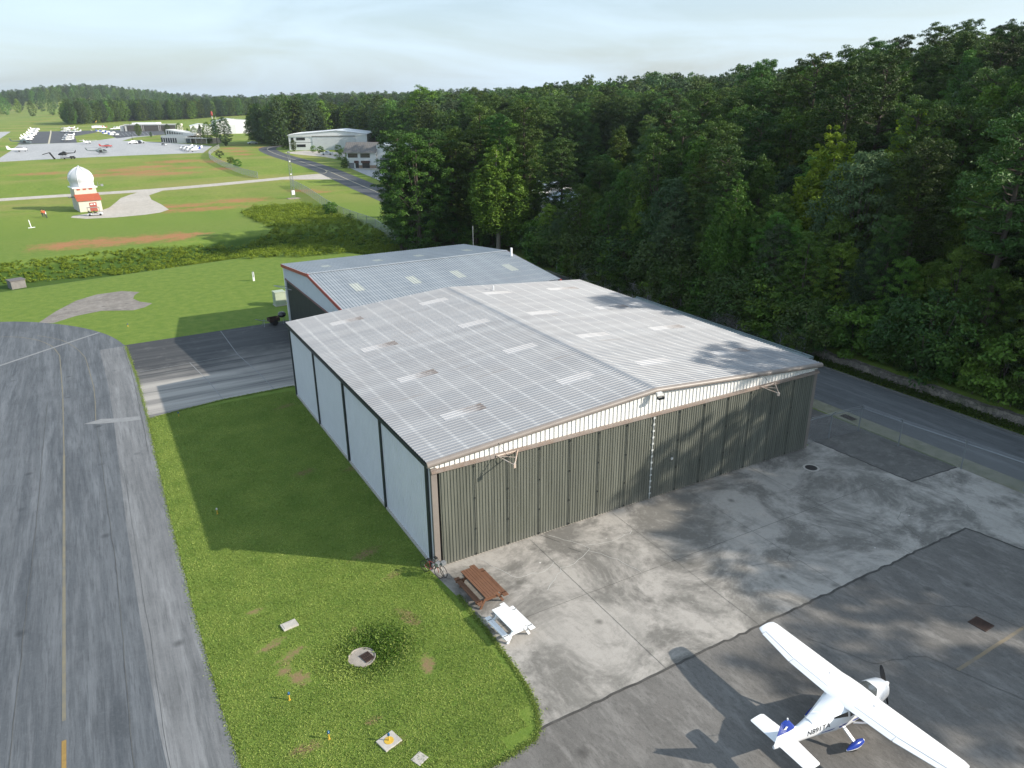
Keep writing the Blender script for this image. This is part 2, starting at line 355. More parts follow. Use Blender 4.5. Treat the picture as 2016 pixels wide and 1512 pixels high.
o=mb.build('taxiway_line',line_y); o['kind']='structure'
mb=MB(); ln([(-18.3,-30),(-18.3,-3.4)],.17); o=mb.build('taxiway_line',line_yb); o['kind']='structure'
mb=MB()
for pts,w in (([(-15.9,-14),(-15.85,-3),(-15.7,7.3),(-15.8,16),(-15.9,25.3),(-16.0,33)],.035),([(-20.25,-14),(-20.2,-3.5),(-20.0,8),(-19.8,19.1),(-19.6,40)],.035),([(-14.6,-12),(-14.6,0),(-14.55,22)],.02),([(-12.75,24.5),(-12.6,33),(-12.55,44),(-12.75,54)],.05)):
    jit=[]
    P=smooth_line(pts,10)
    for p in P: jit.append((p.x+rng.normal(0,.02),p.y))
    strip_mesh(mb,jit,w,.022)
o=mb.build('taxiway_crack',crack_m); o['kind']='structure'
mb=MB(); ln([(-29,49),(-23.9,53.5),(-19,57.7),(-14.8,61.1)],.35,.023)
P=[(-16.9,32.75),(-15.6,33.2),(-14.3,32.6),(-12.75,32.2),(-12.7,31.3),(-14.5,31.75),(-15.9,32.2)]
mb.add([(x,y,.0235) for x,y in P],[tuple(range(7))]); o=mb.build('taxiway_patch',line_w); o['kind']='structure'
# ramp between the hangars, in two pours
sheet('ramp',[(-12.2,31.0),(-10.8,31.5),(-6.1,32.4),(0.4,32.6),(5.0,32.4),(5.2,55),(-6,54.6),(-12.6,54.4),(-12.35,44)],.008,rampc_m)
mb=MB()
for pts in ([(-12.4,44.2),(-4,44.6),(-2.5,44.8)],[(-2.6,54.5),(-2.5,44.8),(-1.8,38),(-1.5,32.6)],[(-7.2,44.6),(-6.4,38),(-6,32.6)]): strip_mesh(mb,pts,.07,.0125)
o=mb.build('ramp_joint',line_w); o['kind']='structure'
# spur
sp=[at(*p) for p in [(75,636),(110,613),(150,592),(190,580),(240,573),(275,575),(265,581),(262,588),(275,594),(300,597),(285,605),(262,611),(200,612),(150,622),(105,636)]]
sheet('spur_pad',sp,.007,asphalt('spur_asphalt',(.17,.15,.13),(.25,.225,.20),(1,1,1),0,(.36,.34,.32),.3,.5))
# front aprons
sheet('concrete_apron',[(-.35,.05),(-.05,-3),(.05,-6.2),(0,-8.5),(-.1,-10.2),(-.35,-11.6),(-.9,-12.75),(29.8,-12.7),(30.4,-15.8),(31.2,-40),(37.25,-40),(37.25,-7.6),(32.35,-7.3),(31.9,.45),(31,6),(31,.05)],.010,conc_m)
ap=[(-.9,-12.75)]+[(p.x,p.y) for p in smooth_line([(-1.3,-13.1),(-2.6,-13.3),(-4.4,-13.4),(-7,-14.6),(-9.6,-17.2)],4)]+[(-4,-60),(31.2,-60),(31.2,-40),(30.4,-15.8),(29.8,-12.7)]
sheet('asphalt_apron',ap,.006,apron_m)
sheet('asphalt_patch',[(31.9,.45),(32.35,-7.4),(37.1,-7.7),(37.1,.3),(37.0,6),(31.2,6)],.014,asphalt('patch_asphalt',(.10,.095,.09),(.15,.145,.135),(1,1,1),0,(.20,.19,.18),.3,.5))
mb=MB()
def seam(pts,w,z=.0185,j=.03):
    P=[]
    for a,b in zip(pts[:-1],pts[1:]):
        n=max(2,int(math.hypot(b[0]-a[0],b[1]-a[1])/.35))
        for k in range(n): P.append((a[0]+(b[0]-a[0])*k/n+rng.normal(0,j),a[1]+(b[1]-a[1])*k/n+rng.normal(0,j)))
    P.append(pts[-1]); strip_mesh(mb,P,w,z)
seam([(-.9,-12.75),(29.8,-12.7),(30.4,-15.8),(31.2,-40)],.13,.0185,.035)
seam([(31.9,.45),(32.35,-7.4),(37.1,-7.7)],.12)
for xx,x2 in ((6.1,6.05),(12.2,12.1),(18.3,18.3),(24.4,24.4)): seam([(xx,-.3),(x2,-12.7)],.018,.018,.006)
for y0 in (-6.3,): seam([(.1,y0),(31.5,y0-.1)],.022,.018,.006)
for pts in ([(21.3,-6.4),(22.4,-8.2),(22.1,-9.3),(23.6,-10.4)],[(15.5,-8.9),(17.6,-9.6),(18.6,-9.0)],[(26.1,-12.4),(27.2,-9.8),(29.2,-9.4)],[(13.4,-14.5),(14.6,-17.3),(17.2,-18.2),(18.3,-22)],[(20.5,-15.6),(22.6,-17.2),(23.4,-20)],[(32.3,-7.4),(33,-10),(32,-12)]): seam(pts,.02,.018,.05)
for pts in ([(6.9,-.2),(7.5,-1.5)],[(7.6,-2.2),(8.0,-3.0)]): seam(pts,.04,.018,.005)
o=mb.build('apron_joint',seam_m); o['kind']='structure'
mb=MB()
for pts in ([(7.2,-.5),(8.4,-2.0),(8.6,-2.9),(7.4,-3.6),(6.2,-3.7),(4.4,-5.0)],[(8.6,-2.6),(10.6,-3.0),(12,-2.6)],[(8.5,-3.0),(9.4,-4.6),(9.8,-6.2)],[(2.6,-.6),(3.2,-2.6),(3.6,-3.3),(5.2,-3.4),(6.1,-3.0)]): seam(pts,.024,.0195,.06)
o=mb.build('apron_filled_crack',mat('crack_filler',(.55,.54,.51),.7)); o['kind']='structure'
mb=MB(); seam([(17.6,-19.5),(24.5,-19.4)],.16,.0155,.004); o=mb.build('apron_line',mat('worn_yellow_line',(.24,.185,.11),.8,var=.3,scale=1.2,c2=(.145,.135,.12))); o['kind']='structure'
# road on the right, its kerbs and verge
sheet('road',[(38.9,-60),(46.2,-60),(46.2,50),(46,62),(38.9,62)],.012,road_m)
mb=MB(); mb.box(37.2,38.9,-60,62,-.1,.022); o=mb.build('kerb_strip',mat('mossy_concrete',(.27,.255,.20),.9,var=.22,scale=1.2,c2=(.12,.13,.075))); o['kind']='structure'
mb=MB(); mb.box(46.2,46.42,-60,62,-.1,.13); o=mb.build('kerb',mat('kerb_concrete',(.17,.17,.16),.9,var=.2)); o['kind']='structure'
# far paving
road=[(57,60),(56.5,110),(55.5,125),(57.5,150),(60.8,186),(63.6,213),(67.6,252),(70.5,300),(71.5,335),(73.5,365),(78,398),(88,420),(115,440)]
mb=MB(); strip_mesh(mb,smooth_line(road,6),9.2,.02); o=mb.build('road',darkroad_m); o['kind']='structure'
mb=MB(); strip_mesh(mb,smooth_line(road,6),.28,.03)
ctr=smooth_line(road,6)
fr=[(67.2,250),(64.5,243),(60.5,236)]
strip_mesh(mb,smooth_line([(67.2,252),(66.2,246),(63.5,240),(60,236),(60,226),(62,212)],5),.25,.031)
o=mb.build('road_line',line_cream); o['kind']='structure'
fr=smooth_line([(-120,205),(-33,214.5),(-14,215.6),(4,216.5),(20,220.5),(38,227),(50,231),(60,232)],6)
mb=MB(); strip_mesh(mb,fr,7.2,.012)
mb.add([(45,226,.0125),(61,216,.0125),(64.5,240,.0125),(56,238,.0125),(46,234,.0125)],[(0,1,2,3,4)])
o=mb.build('path',fieldroad_m); o['kind']='structure'
op=[(1.0,214),(-2.6,206),(-4.8,200),(-6.2,192),(-8.5,180),(-12,172),(-16.5,169),(-17,166),(-14,162),(-8,160.6),(-2,161.5),(1.6,163.6),(4.0,168),(3.4,180),(2.2,192),(2.6,203),(7.5,214)]
sheet('observatory_pad',op,.013,fieldroad_m)
A=lambda L_:[at(*p) for p in L_]
sheet('far_apron',A([(-60,322),(60,315.5),(150,311),(260,306),(340,303),(400,301),(408,295),(418,288),(400,286),(330,281),(262,277.5),(240,277.5),(262,271),(310,266),(300,262),(235,270),(185,277.5),(150,281),(37,284.5),(20,298),(-2,312),(-80,318)]),.014,farramp_m)
sheet('dark_ramp',A([(33,284),(78,253.5),(125,253),(160,255),(215,247),(330,252),(330,265),(262,268.5),(230,272.5),(200,258),(178,263),(147,268),(152,281)]),.022,darkroad_m)
sheet('runway',A([(-160,315),(-60,291),(0,273),(25,257),(45,240),(28,239.5),(10,247),(-60,265)]),.03,farramp_m)
mb=MB(); strip_mesh(mb,A([(96,283),(100,262),(100,255)]),1.0,.04); strip_mesh(mb,A([(170,250),(182,258)]),.8,.04); o=mb.build('dark_ramp_line',line_cream); o['kind']='structure'
mb=MB()
for k in range(9): strip_mesh(mb,A([(238+k*8,268-k*.3),(231+k*8,262-k*.3)]),.5,.04)
o=mb.build('parking_line',line_w); o['kind']='structure'
sheet('car_park',A([(560,300),(600,296.5),(680,300),(770,300),(770,336),(700,332),(690,318),(640,309),(580,303.5)]),.016,fieldroad_m)
sheet('forecourt',A([(690,331),(772,338),(772,366),(740,352),(712,341)]),.024,farramp_m)
# ---------------------------------------------------------------- main hangar
def metal_roof(name,c,c2,dirt,purlin_axis,rough=.42):
    m=bpy.data.materials.new(name); t=NT(m); v=t.coord(); x,y,z=t.sep(v)
    a=t.noise(t.coord(scale=(.12,1,1) if purlin_axis==0 else (1,.12,1)),.8,6,.6); b=t.noise(v,.25,5,.6); d=t.noise(v,6,4,.7)
    k=t.mix(t.ramp(a,.35,.68),c,c2)
    u=x if purlin_axis==0 else y
    fr=t.math('ABSOLUTE',t.math('SUBTRACT',t.math('FRACT',t.math('MULTIPLY',u,1/1.52)),.5))
    k=t.mix(t.math('MULTIPLY',t.ramp(fr,.10,.03),t.ramp(d,.35,.6,.1,.5)),k,(.47,.48,.49))
    k=t.mix(t.math('MULTIPLY',t.ramp(b,.5,.75),.35),k,dirt)
    # panel widths differ a little, one sheet to the next
    w=y if purlin_axis==0 else x
    wn_=t.n('ShaderNodeTexWhiteNoise',noise_dimensions='1D'); t.l(t.math('FLOOR',t.math('MULTIPLY',w,1/.915)),wn_.inputs['W'])
    k=t.mix(t.ramp(wn_.outputs[0],0,1,0,.22),k,dirt)
    rn=t.noise(t.coord(scale=(.10,2.2,1) if purlin_axis==0 else (2.2,.10,1)),1.0,6,.7); k=t.mix(t.math('MULTIPLY',t.math('MULTIPLY',t.ramp(rn,.58,.74),t.ramp(b,.42,.62)),.55),k,(.16,.13,.115))
    t.base(k); t.p.inputs['Roughness'].default_value=rough; t.p.inputs['Metallic'].default_value=.0; t.p.inputs['Specular IOR Level'].default_value=.3
    return m
roof_m=metal_roof('galvalume_roof',(.242,.252,.27),(.30,.308,.322),(.195,.192,.2),0,.5)
roof2_m=metal_roof('bluegrey_roof',(.262,.288,.315),(.32,.342,.362),(.21,.228,.245),1,.5)
def ribbed(p0,du,nu,dv,dn,prof,mb,mi=0):
    """ribbed sheet: profile repeated nu times along du, swept along dv; dn is outward"""
    p0,du,dv,dn=map(Vector,(p0,du,dv,dn)); rows=[[],[]]
    for i in range(nu):
        for a,h in prof:
            p=p0+du*(i+a)+dn*h; rows[0].append(p); rows[1].append(p+dv)
    p=p0+du*nu+dn*prof[0][1]; rows[0].append(p); rows[1].append(p+dv)
    n=len(rows[0]); mb.add(rows[0]+rows[1],[(k,k+1,n+k+1,n+k) for k in range(n-1)],mi)
RIB=[(0,0),(.66,0),(.74,.04),(.88,.04),(.96,0)]
hg=empty('hangar',(0,0,0),0,'large pale metal hangar with closed dark grey-green doors and low gable roof in the foreground','hangar')
s=(HR-HE)/(W/2)
nrib=99; dy=(LN+.44)/nrib
for side in (0,1):
    mb=MB(); nrm=Vector((-s if side==0 else s,0,1)).normalized()
    x0=-.22 if side==0 else W+.22
    ribbed((x0,-.22,HE-s*.22+.06),(0,dy,0),nrib,(W/2-x0,0,HR-(HE-s*.22)),nrm,RIB,mb)
    mb.build('roof_slope',roof_m,hg)
mb=MB(); mb.add([(W/2-.3,-.22,HR+.045),(W/2,-.22,HR+.104),(W/2+.3,-.22,HR+.045),(W/2-.3,LN+.22,HR+.045),(W/2,LN+.22,HR+.104),(W/2+.3,LN+.22,HR+.045)],[(0,1,4,3),(1,2,5,4)]); mb.build('ridge_cap',roof_m,hg)
# dirt on skylight sheets lies where leaves gather
m=bpy.data.materials.new('weathered_skylight'); t=NT(m); v=t.coord(); x,y,z=t.sep(v); g=t.sep(t.coord(kind='Generated'))
f=t.noise(v,1.1,6,.75); oi=t.n('ShaderNodeObjectInfo')
up=t.math('ABSOLUTE',t.math('SUBTRACT',g[0],t.math('LESS_THAN',oi.outputs['Color'],.5)))
f=t.math('ADD',t.ramp(t.math('ADD',g[0],t.math('MULTIPLY',t.math('SUBTRACT',f,.5),1.3)),.35,.95),0)
k=t.mix(t.math('MULTIPLY',f,oi.outputs['Alpha']),(.37,.375,.39),(.125,.105,.10)); k=t.mix(t.math('MULTIPLY',t.ramp(t.noise(v,9,4,.7),.4,.7),.4),k,(.30,.29,.29))
t.base(k); t.p.inputs['Roughness'].default_value=.55; sky_m=m
def skylight(xa,xb,yc,dirty,wd_=1.0):
    mb=MB(); n=Vector((-s,0,1)) if xa<W/2 else Vector((s,0,1)); n.normalize()
    zf=lambda x:(HE+s*x if x<W/2 else HE+s*(W-x))+.066
    nr=max(1,round(wd_/dy)); y0=-.22+round((yc-wd_/2+.22)/dy)*dy
    ribbed((xa,y0,zf(xa)),(0,dy,0),nr,(xb-xa,0,zf(xb)-zf(xa)),n,[(0,.004),(.66,.004),(.74,.046),(.88,.046),(.96,.004)],mb)
    o=mb.build('skylight',sky_m,hg); o.color=(1,1,1,dirty); return o
for yc in (27.1,19.0,11.6,4.3):
    skylight(2.75,5.55,yc,1.0 if yc<20 else .9); skylight(11.0,13.6,yc,.12)
    skylight(17.4,20.2,yc,.2); skylight(24.5,27.9,yc,.85)
# walls
wallp=mat('wall_panel_white',(.70,.70,.745),.5,var=.06,scale=.7,c2=(.62,.625,.665))
gable_m=mat('gable_panel_white',(.80,.79,.76),.45,var=.05)
WR=[(0,0),(.80,0),(.84,.028),(.96,.028)]
mb=MB(); nn=98; du=LN/nn
ribbed((0,LN,.12),(0,-du,0),nn,(0,0,HE-.2),(-1,0,0),WR,mb); mb.build('side_wall',wallp,hg)
mb=MB(); ribbed((W,0,.12),(0,du,0),nn,(0,0,HE-.2),(1,0,0),WR,mb); mb.build('side_wall',wallp,hg)
mb=MB(); mb.add([(W,LN,0),(0,LN,0),(0,LN,HE),(W/2,LN,HR),(W,LN,HE)],[(0,1,2,3,4)]); mb.build('back_wall',wallp,hg)
mb=MB(); mb.box(-.12,W+.12,-.12,LN+.05,-.2,.14); mb.build('foundation',concrete_small,hg)
for yy in (.32,7.57,15.13,22.7,LN-.12):
    mb=MB(); mb.box(-.12,-.03,yy-.14,yy+.14,0,HE-.05); mb.build('pilaster',dark,hg)
mb=MB(); mb.box(-.25,-.06,-.2,LN+.2,HE-.30,HE-.03); mb.build('eave_gutter',dark,hg)
mb=MB(); mb.box(W+.06,W+.25,-.2,LN+.2,HE-.30,HE-.03); mb.build('eave_gutter',dark,hg)
# front gable: narrow white panels under the rake
mb=MB(); n=100; du=W/n
vs=[];zh=6.20
for i in range(n):
    for a,h in ((0,0),(.84,0),(.87,.05),(.97,.05)):
        x=(i+a)*du; zt=HE+s*min(x,W-x)-.02; vs.append(((x,-.07-h,zh),(x,-.07-h,zt)))
vs.append(((W,-.07,zh),(W,-.07,HE-.02)))
mb.add([a for a,b in vs]+[b for a,b in vs],[(k,k+1,len(vs)+k+1,len(vs)+k) for k in range(len(vs)-1)]); mb.build('gable_panel',gable_m,hg)
mb=MB(); mb.add([(0,-.04,5.9),(W,-.04,5.9),(W,-.04,HE-.05),(W/2,-.04,HR-.05),(0,-.04,HE-.05)],[(0,1,2,3,4)]); mb.build('gable_backing',dark,hg)
for side in (0,1):
    mb=MB(); a=Vector((-.24 if side==0 else W+.24,-.30,HE-.14)); b=Vector((W/2,-.30,HR-.10))
    d=(b-a).normalized(); ring=[]
    up=Vector((0,0,1))
    for p in (a,b):
        ring.append([p+Vector((0,y,0))+up*z for y,z in ((.12,-.10),(-.0,-.10),(-.06,-.06),(-.09,.01),(-.06,.11),(.0,.18),(.12,.22))])
    mb.loft(ring); mb.build('rake_trim',tan,hg,smooth=50)
mb=MB(); mb.box(-.02,W+.02,-.30,-.08,6.10,6.21); mb.box(-.02,W+.02,-.34,-.30,6.06,6.12)
hr_m=mat('rusting_header',(.27,.25,.235),.6,var=.2,scale=.5,c2=(.20,.13,.09)); mb.build('door_header',hr_m,hg)
mb=MB(); mb.box(0,.34,-.18,-.06,0,6.3); mb.build('corner_post',tan,hg); mb=MB(); mb.box(W-.3,W,-.18,-.06,0,6.3); mb.build('corner_post',tan,hg)
# sliding door: fourteen ribbed leaves
m=bpy.data.materials.new('door_panel_green'); t=NT(m); v=t.coord(); x,y,z=t.sep(v)
a=t.noise(t.coord(scale=(1,1,.12)),1.6,6,.65); b=t.noise(t.coord(scale=(1,1,.03)),7,4,.6); d=t.noise(v,.3,4,.5)
k=t.mix(t.ramp(a,.36,.66),(.130,.135,.111),(.104,.109,.089)); k=t.mix(t.math('MULTIPLY',t.ramp(b,.48,.70),.6),k,(.205,.21,.172)); k=t.mix(t.math('MULTIPLY',t.ramp(b,.46,.3),.5),k,(.05,.054,.045)); k=t.mix(t.math('MULTIPLY',t.ramp(d,.5,.75),.5),k,(.125,.13,.10))
k=t.mix(t.math('MULTIPLY',t.ramp(z,.9,0),.35),k,(.17,.165,.15))
wn_=t.n('ShaderNodeTexWhiteNoise',noise_dimensions='1D'); t.l(t.math('FLOOR',t.math('MULTIPLY',x,1/.61)),wn_.inputs['W']); k=t.mix(t.ramp(wn_.outputs[0],0,1,0,.30),k,(.06,.064,.052))
t.base(k); t.p.inputs['Roughness'].default_value=.55; door_m=m
dx0,dx1=.42,W-.36; nl=14; lw=(dx1-dx0)/nl
hinge_m=mat('hinge_steel',(.48,.50,.48),.4,.3)
for i in range(nl):
    xa=dx0+i*lw; mb=MB(); nr=11; g_=.004
    ribbed((xa+g_,-.20,.10),((lw-2*g_)/nr,0,0),nr,(0,0,6.0),(0,-1,0),[(0,0),(.52,0),(.60,.032),(.92,.032)],mb)
    mb.box(xa+g_,xa+g_+.03,-.20,-.13,.10,6.10); mb.box(xa+lw-g_-.03,xa+lw-g_,-.20,-.13,.10,6.10)
    dl=mb.build('door_leaf',door_m,hg)
    if i:
        mb=MB()
        if i==7:
            mb.box(xa-.018,xa+.018,-.27,-.235,.1,6.1)
            for k in range(13): mb.box(xa-.07,xa+.07,-.285,-.25,.45+k*.45,.57+k*.45)
            mb.build('door_seal',mat('pale_seal',(.66,.68,.66),.5,var=.2,scale=5),hg)
        else:
            mb.box(xa-.012,xa+.012,-.27,-.235,.1,6.1)
            mb.build('door_seam',mat('seam_strip',(.16,.165,.14),.5,var=.3,scale=3),hg)
            for zz in (.25,1.9,3.9,5.9):
                mb=MB(); mb.box(xa-.018,xa+.018,-.285,-.255,zz-.07,zz+.03); mb.build('hinge',black,hg)
mb=MB(); mb.box(16.9,17.06,-.31,-.24,2.55,2.68); mb.build('door_latch',mat('latch_white',(.7,.7,.68),.4),hg)
# outriggers that carry the track past the door jamb
for xa,dr in ((5.3,1),(25.9,1)):
    mb=MB(); mb.tube([(xa,-.3,6.2),(xa-.9*dr,-1.5,6.0)],.035,6); mb.tube([(xa-.9*dr,-1.5,6.0),(xa-1.4*dr,-.3,6.2)],.03,6); mb.tube([(xa,-.3,6.16),(xa-1.4*dr,-.3,6.16)],.04,6)
    mb.tube([(xa-.45,-.9,6.1),(xa-1.3,-.35,6.15)],.02,6)
    mb.box(xa-.95*dr,xa-.82*dr,-1.52,-1.38,5.82,6.05)
    br=mb.build('track_outrigger',mat('outrigger_steel',(.58,.52,.46),.5,var=.2,c2=(.35,.22,.15)),hg)
    mb=MB(); mb.tube([(xa-.9*dr,-1.5,6.0),(xa-1.3*dr,-.32,7.0)],.012,5); mb.build('stay_cable',dark,br)
fl=MB(); fl.box(W/2-.18,W/2+.22,-.62,-.46,HR-.30,HR-.08); fl.beam((W/2,-.42,HR-.2),(W/2,-.6,HR-.35),.06,.06)
fo=fl.build('floodlight',mat('lamp_housing',(.66,.66,.64),.4),hg)
fl=MB(); fl.add([(W/2-.16,-.5,HR-.31),(W/2+.2,-.5,HR-.31),(W/2+.2,-.78,HR-.42),(W/2-.16,-.78,HR-.42)],[(0,1,2,3)]); fl.box(W/2-.2,W/2+.24,-.84,-.62,HR-.47,HR-.31); fl.build('lamp_head',glass,fo)
mb=MB(); mb.tube([(19.0,LN-2.2,HR-.3),(19.0,LN-2.2,HR+.25)],.06,10); mb.build('vent_pipe',white,hg,smooth=40)
# ---------------------------------------------------------------- second hangar
H2=empty('hangar',(5.25,31.0,0),0,'blue-grey roofed hangar with red edge trim behind the large hangar','hangar')
w2,l2,e2,r2=23.0,22.9,7.0,8.06; s2=(r2-e2)/(l2/2)
nr2=75; dx2=(w2+.5)/nr2
for side in (0,1):
    mb=MB(); nrm=Vector((0,-s2 if side==0 else s2,1)).normalized(); y0=-.2 if side==0 else l2+.2
    ribbed((-.25,y0,e2-s2*.2+.05),(dx2,0,0),nr2,(0,l2/2-y0,r2-(e2-s2*.2)),nrm,RIB,mb); mb.build('roof_slope',roof2_m,H2)
mb=MB(); mb.add([(-.25,l2/2-.25,r2+.08),(-.25,l2/2,r2+.11),(-.25,l2/2+.25,r2+.08),(w2+.25,l2/2-.25,r2+.08),(w2+.25,l2/2,r2+.11),(w2+.25,l2/2+.25,r2+.08)],[(0,1,4,3),(1,2,5,4)]); mb.build('ridge_cap',roof2_m,H2)
sk2=mat('cream_skylight',(.50,.51,.455),.5,var=.1,scale=3)
for xc in (3.0,9.0,14.1,20.2):
    for side in (0,1):
        mb=MB(); x0=-.25+round((xc-.45+.25)/dx2)*dx2; ya,yb=((4.2,6.6) if side==0 else (l2-4.2,l2-6.6))
        if side==1: ya,yb=16.9,15.2
        zf=lambda y:(e2+s2*y if y<l2/2 else e2+s2*(l2-y))+.056
        n2=Vector((0,-s2 if side==0 else s2,1)).normalized()
        ribbed((x0,ya,zf(ya)),(dx2,0,0),3,(0,yb-ya,zf(yb)-zf(ya)),n2,[(0,.004),(.66,.004),(.74,.046),(.88,.046),(.96,.004)],mb); mb.build('skylight',sk2,H2)
for xf in (-.22,w2+.22):
    for side in (0,1):
        mb=MB(); ya=-.25 if side==0 else l2+.25; mb.beam((xf,ya,e2-.16),(xf,l2/2,r2-.12),.16,.34); mb.build('rake_trim',red,H2)
w2m=mat('wall_panel_bluewhite',(.62,.66,.70),.5,var=.06)
mb=MB(); mb.add([(0,0,0),(w2,0,0),(w2,0,e2),(0,0,e2)],[(0,1,2,3)]); mb.build('side_wall',w2m,H2)
mb=MB(); mb.add([(0,l2,0),(w2,l2,0),(w2,l2,e2),(0,l2,e2)],[(0,1,2,3)]); mb.build('side_wall',w2m,H2)
mb=MB(); mb.add([(w2,0,0),(w2,l2,0),(w2,l2,e2),(w2,l2/2,r2),(w2,0,e2)],[(0,1,2,3,4)]); mb.build('back_wall',w2m,H2)
zd=5.35
n=70; mb=MB(); rows=[]
for i in range(n):
    for a,h in ((0,0),(.84,0),(.87,.03),(.97,.03)):
        y=(i+a)*l2/n; rows.append(((-.02-h,y,zd),(-.02-h,y,e2+s2*min(y,l2-y)-.02)))
mb.add([a for a,b in rows]+[b for a,b in rows],[(k,k+1,len(rows)+k+1,len(rows)+k) for k in range(len(rows)-1)]); mb.build('gable_panel',w2m,H2)
mb=MB()
for i in range(10):
    ya=.5+i*(l2-1)/10; ribbed((.05,ya+.02,.05),(0,(l2-1)/10/8-.004,0),8,(0,0,zd-.1),(-1,0,0),[(0,0),(.5,0),(.6,.04),(.9,.04)],mb)
mb.build('door',mat('door_dark',(.055,.062,.056),.55,var=.15),H2)
mb=MB(); mb.box(-.12,.02,.2,l2-.2,zd-.1,zd+.06); mb.build('door_header',mat('header_maroon',(.20,.10,.10),.6),H2)
for yy in (.1,l2-.1):
    mb=MB(); mb.box(-.14,.05,yy-.16,yy+.16,0,e2-.2); mb.build('corner_post',white,H2)
mb=MB(); mb.tube([(-.1,l2-1,4.6),(-1.3,l2+.4,4.55),(-.1,l2-3,4.6)],.04,6); mb.build('track_outrigger',steel,H2)
mb=MB(); mb.tube([(22.6,9.2,e2+s2*9.2-.05),(22.6,9.2,e2+s2*9.2+1.0)],.13,10); mb.build('vent_pipe',white,H2,smooth=40)
mb=MB(); mb.tube([(22.9,l2-3.4,e2+.2),(22.9,l2-3.4,e2+2.4)],.035,6); mb.tube([(22.9,l2-3.4,e2+2.4),(22.9,l2-3.4,e2+2.9)],.05,6); mb.build('antenna',steel,H2)
# ---------------------------------------------------------------- lean-to by the road
cp=empty('carport',(33.2,6.6,0),0,'long dim lean-to roof on posts beside the hangar and the road','carport')
mb=MB(); ribbed((0,0,3.55),(0,.305,0),78,(5.2,0,.25),(0,0,1),RIB,mb); mb.build('roof',mat('carport_roof',(.22,.27,.28),.5,.1,.15),cp)
mb=MB(); mb.box(5.2,5.36,-.1,23.9,3.5,3.9); mb.box(-.1,5.36,-.14,-.02,3.4,3.85); mb.build('fascia',mat('carport_fascia',(.17,.22,.23),.4),cp)
for yy in (.2,4.8,9.4,14,18.6,23.4):
    mb=MB(); mb.box(5.0,5.12,yy-.06,yy+.06,0,3.6); mb.build('post',steel,cp)
# ---------------------------------------------------------------- vegetation
def leaf_mat(name,c,c2,trans=.28):
    m=bpy.data.materials.new(name); t=NT(m)
    oi=t.n('ShaderNodeObjectInfo'); tint=t.attr('tint')
    k=t.mix(tint,c,c2)
    hs=t.n('ShaderNodeHueSaturation'); t.l(k,hs.inputs['Color'])
    t.l(t.ramp(oi.outputs['Random'],0,1,.470,.515),hs.inputs['Hue']); t.l(t.ramp(t.math('FRACT',t.math('MULTIPLY',oi.outputs['Random'],7.3)),0,1,.46,1.42),hs.inputs['Value'])
    t.base(hs.outputs[0]); t.p.inputs['Roughness'].default_value=.6; t.p.inputs['Specular IOR Level'].default_value=.25
    tr=t.n('ShaderNodeBsdfTranslucent'); t.l(hs.outputs[0],tr.inputs[0]); mxs=t.n('ShaderNodeMixShader'); mxs.inputs[0].default_value=trans
    t.l(t.p.outputs[0],mxs.inputs[1]); t.l(tr.outputs[0],mxs.inputs[2]); t.l(mxs.outputs[0],t.o.inputs[0]); return m
pine_l=leaf_mat('pine_needles',(.026,.072,.016),(.080,.155,.028),.16)
broad_l=leaf_mat('broad_leaves',(.038,.10,.016),(.105,.205,.026),.2)
pop_l=leaf_mat('bright_leaves',(.15,.29,.02),(.33,.47,.04),.35)
mid_l=leaf_mat('mid_leaves',(.055,.135,.018),(.15,.255,.03),.22)
grey_l=leaf_mat('greyish_leaves',(.042,.088,.036),(.082,.135,.055),.25)
bark=mat('bark',(.105,.085,.068),.9,var=.25,scale=3)
palebark=mat('pale_bark',(.28,.25,.21),.9,var=.2,scale=3)
def leaf_mesh(name,C,Nrm,size,asp,m,tint,prs=rng):
    n=len(C); Nrm=Nrm/np.maximum(np.linalg.norm(Nrm,axis=1,keepdims=True),1e-6)
    a=prs.normal(size=(n,3)); u=np.cross(Nrm,a); u/=np.maximum(np.linalg.norm(u,axis=1,keepdims=True),1e-6); v=np.cross(Nrm,u)
    Ls=(size*prs.uniform(.7,1.3,n))[:,None]; Ws=Ls*asp
    bend=Nrm*Ls*.18
    V=np.stack([C-u*Ls-bend,C-v*Ws*prs.uniform(.6,1.2,(n,1)),C+u*Ls-bend,C+v*Ws],1).reshape(-1,3)
    me=bpy.data.meshes.new(name); me.vertices.add(4*n); me.vertices.foreach_set('co',V.astype(np.float32).ravel())
    me.loops.add(4*n); me.loops.foreach_set('vertex_index',np.arange(4*n,dtype=np.int32)); me.polygons.add(n)
    me.polygons.foreach_set('loop_start',(np.arange(n)*4).astype(np.int32)); me.polygons.foreach_set('loop_total',np.full(n,4,np.int32)); me.update()
    at_=me.attributes.new('tint','FLOAT','FACE'); at_.data.foreach_set('value',np.clip(tint,0,1).astype(np.float32)); me.materials.append(m); return me
def fib(n): 
    i=np.arange(n)+.5; ph=np.arccos(1-2*i/n); th=np.pi*(1+5**.5)*i
    return np.stack([np.cos(th)*np.sin(ph),np.sin(th)*np.sin(ph),np.cos(ph)],1)
